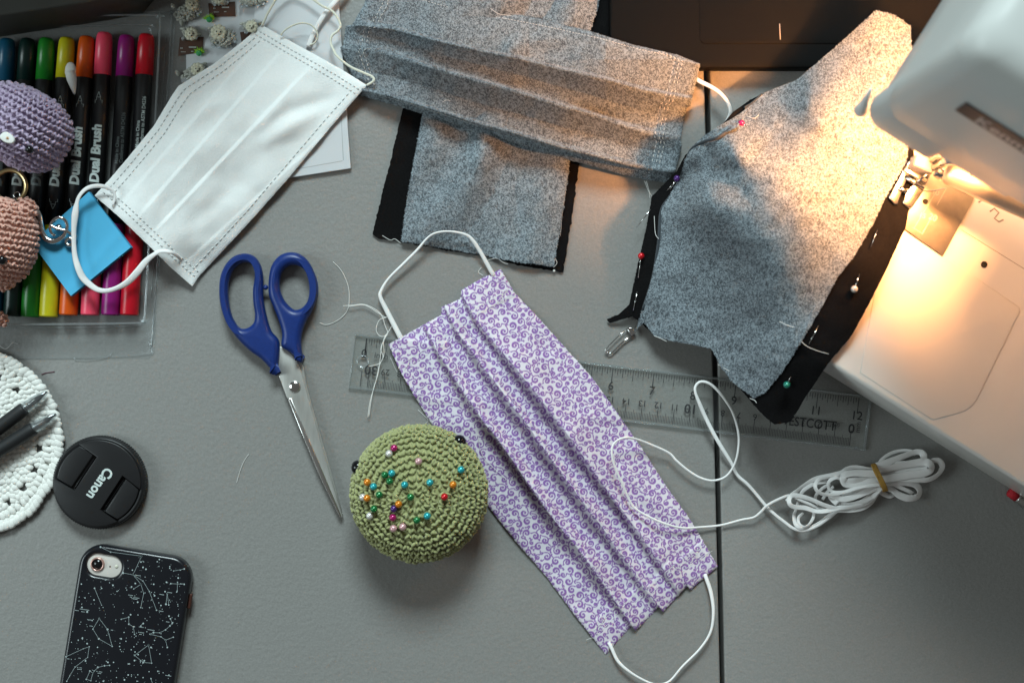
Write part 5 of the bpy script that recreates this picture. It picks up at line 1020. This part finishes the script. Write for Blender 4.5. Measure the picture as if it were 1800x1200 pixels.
mb = MB(); pr_ = [plate_ring(z, bf, bb, aL, aR) for z, bf, bb, aL, aR in ((153.5, -23, -14, 0, 112), (152, -25, -15, -2, 114), (154, -26, -15, -3, 115), (164, -25, -13, -3, 116), (176, -20, 2, -2, 120), (188, -12, 8, -1, 128), (199, -3, 14, 1, 136), (206, 5, 18, 6, 140))]
n = len(pr_[0]); mb.add(np.concatenate(pr_), [(i * n + j, i * n + (j + 1) % n, (i + 1) * n + (j + 1) % n, (i + 1) * n + j) for i in range(len(pr_) - 1) for j in range(n)] + [tuple(range(n - 1, -1, -1)), tuple((len(pr_) - 1) * n + j for j in range(n))]); mb.build('face_plate', M['machine_head'], sm)
mb = MB(); w_ = [hp(a, b, z) for a in (100, 230) for b in (-16, -8) for z in (157.5, 165)]; mb.add(w_, [(0, 1, 3, 2), (4, 6, 7, 5), (0, 2, 6, 4), (1, 5, 7, 3), (0, 4, 5, 1), (2, 3, 7, 6)]); mb.build('added_lamp_cutoff', M['machine_head'], sm, smooth=False)  # bar added under the head to cut off lamp light on the bed
fr = lambda a, h: hp(a, 0, h)      # label lies on the sloping front of the shell
def fz(h): return float(np.interp(h, [196, 236, 266], [-20, -9, 1]))
def lp_(a, h, o=.9): return hp(a, fz(h) - o / (S * 1000) , h)
mb = MB(); q = [lp_(66, 229), lp_(300, 229), lp_(300, 241), lp_(66, 241)]; q2 = [lp_(66, 229, -.5), lp_(300, 229, -.5), lp_(300, 241, -.5), lp_(66, 241, -.5)]
mb.add(q + q2, [(0, 1, 2, 3), (0, 4, 5, 1), (1, 5, 6, 2), (2, 6, 7, 3), (3, 7, 4, 0)]); mb.build('badge', M['label_dark'], sm, smooth=False)
cu = bpy.data.curves.new('tmp', 'FONT'); cu.body = 'Kenmore'; cu.size = 1; cu.offset = .02; Vt, Ft = curve_mesh(cu); mb = MB(); mb.add([lp_(92 + x * 32, 231 + y * 10.5, 1.05) for x, y, _ in Vt], Ft); mb.build('badge_lettering', M['label_text'], sm)
mb = MB(); lathe(mb, W(1512, 196, 150), unit(W(1530, 158, 168) - W(1512, 196, 150)), [(.0001, -.0012), (.0030, -.0004), (.0034, .001), (.0022, .006), (.0012, .013), (.0008, .02)], 14); mb.build('lever', M['machine'], sm)
# the lit lamp under the head
LX, LY, LZ = 1552., 300., 178.
lw = np.array([(LX - 900) * S, (600 - LY) * S, LZ * MM])
ll = lamp('POINT', 'machine_lamp', tuple(lw), 4.6, (1.0, .39, .12), shadow_soft_size=.006)
mb = MB(); w_ = [hp(132 + a, b, z) for a in (42, 45) for b in (-12, 250) for z in (150, 178)]; mb.add(w_, [(0, 1, 3, 2), (4, 6, 7, 5), (0, 2, 6, 4), (1, 5, 7, 3), (0, 4, 5, 1), (2, 3, 7, 6)]); mb.build('added_lamp_baffle', M['machine'], sm, smooth=False)  # baffle added beside the lamp to dim the right of the bed
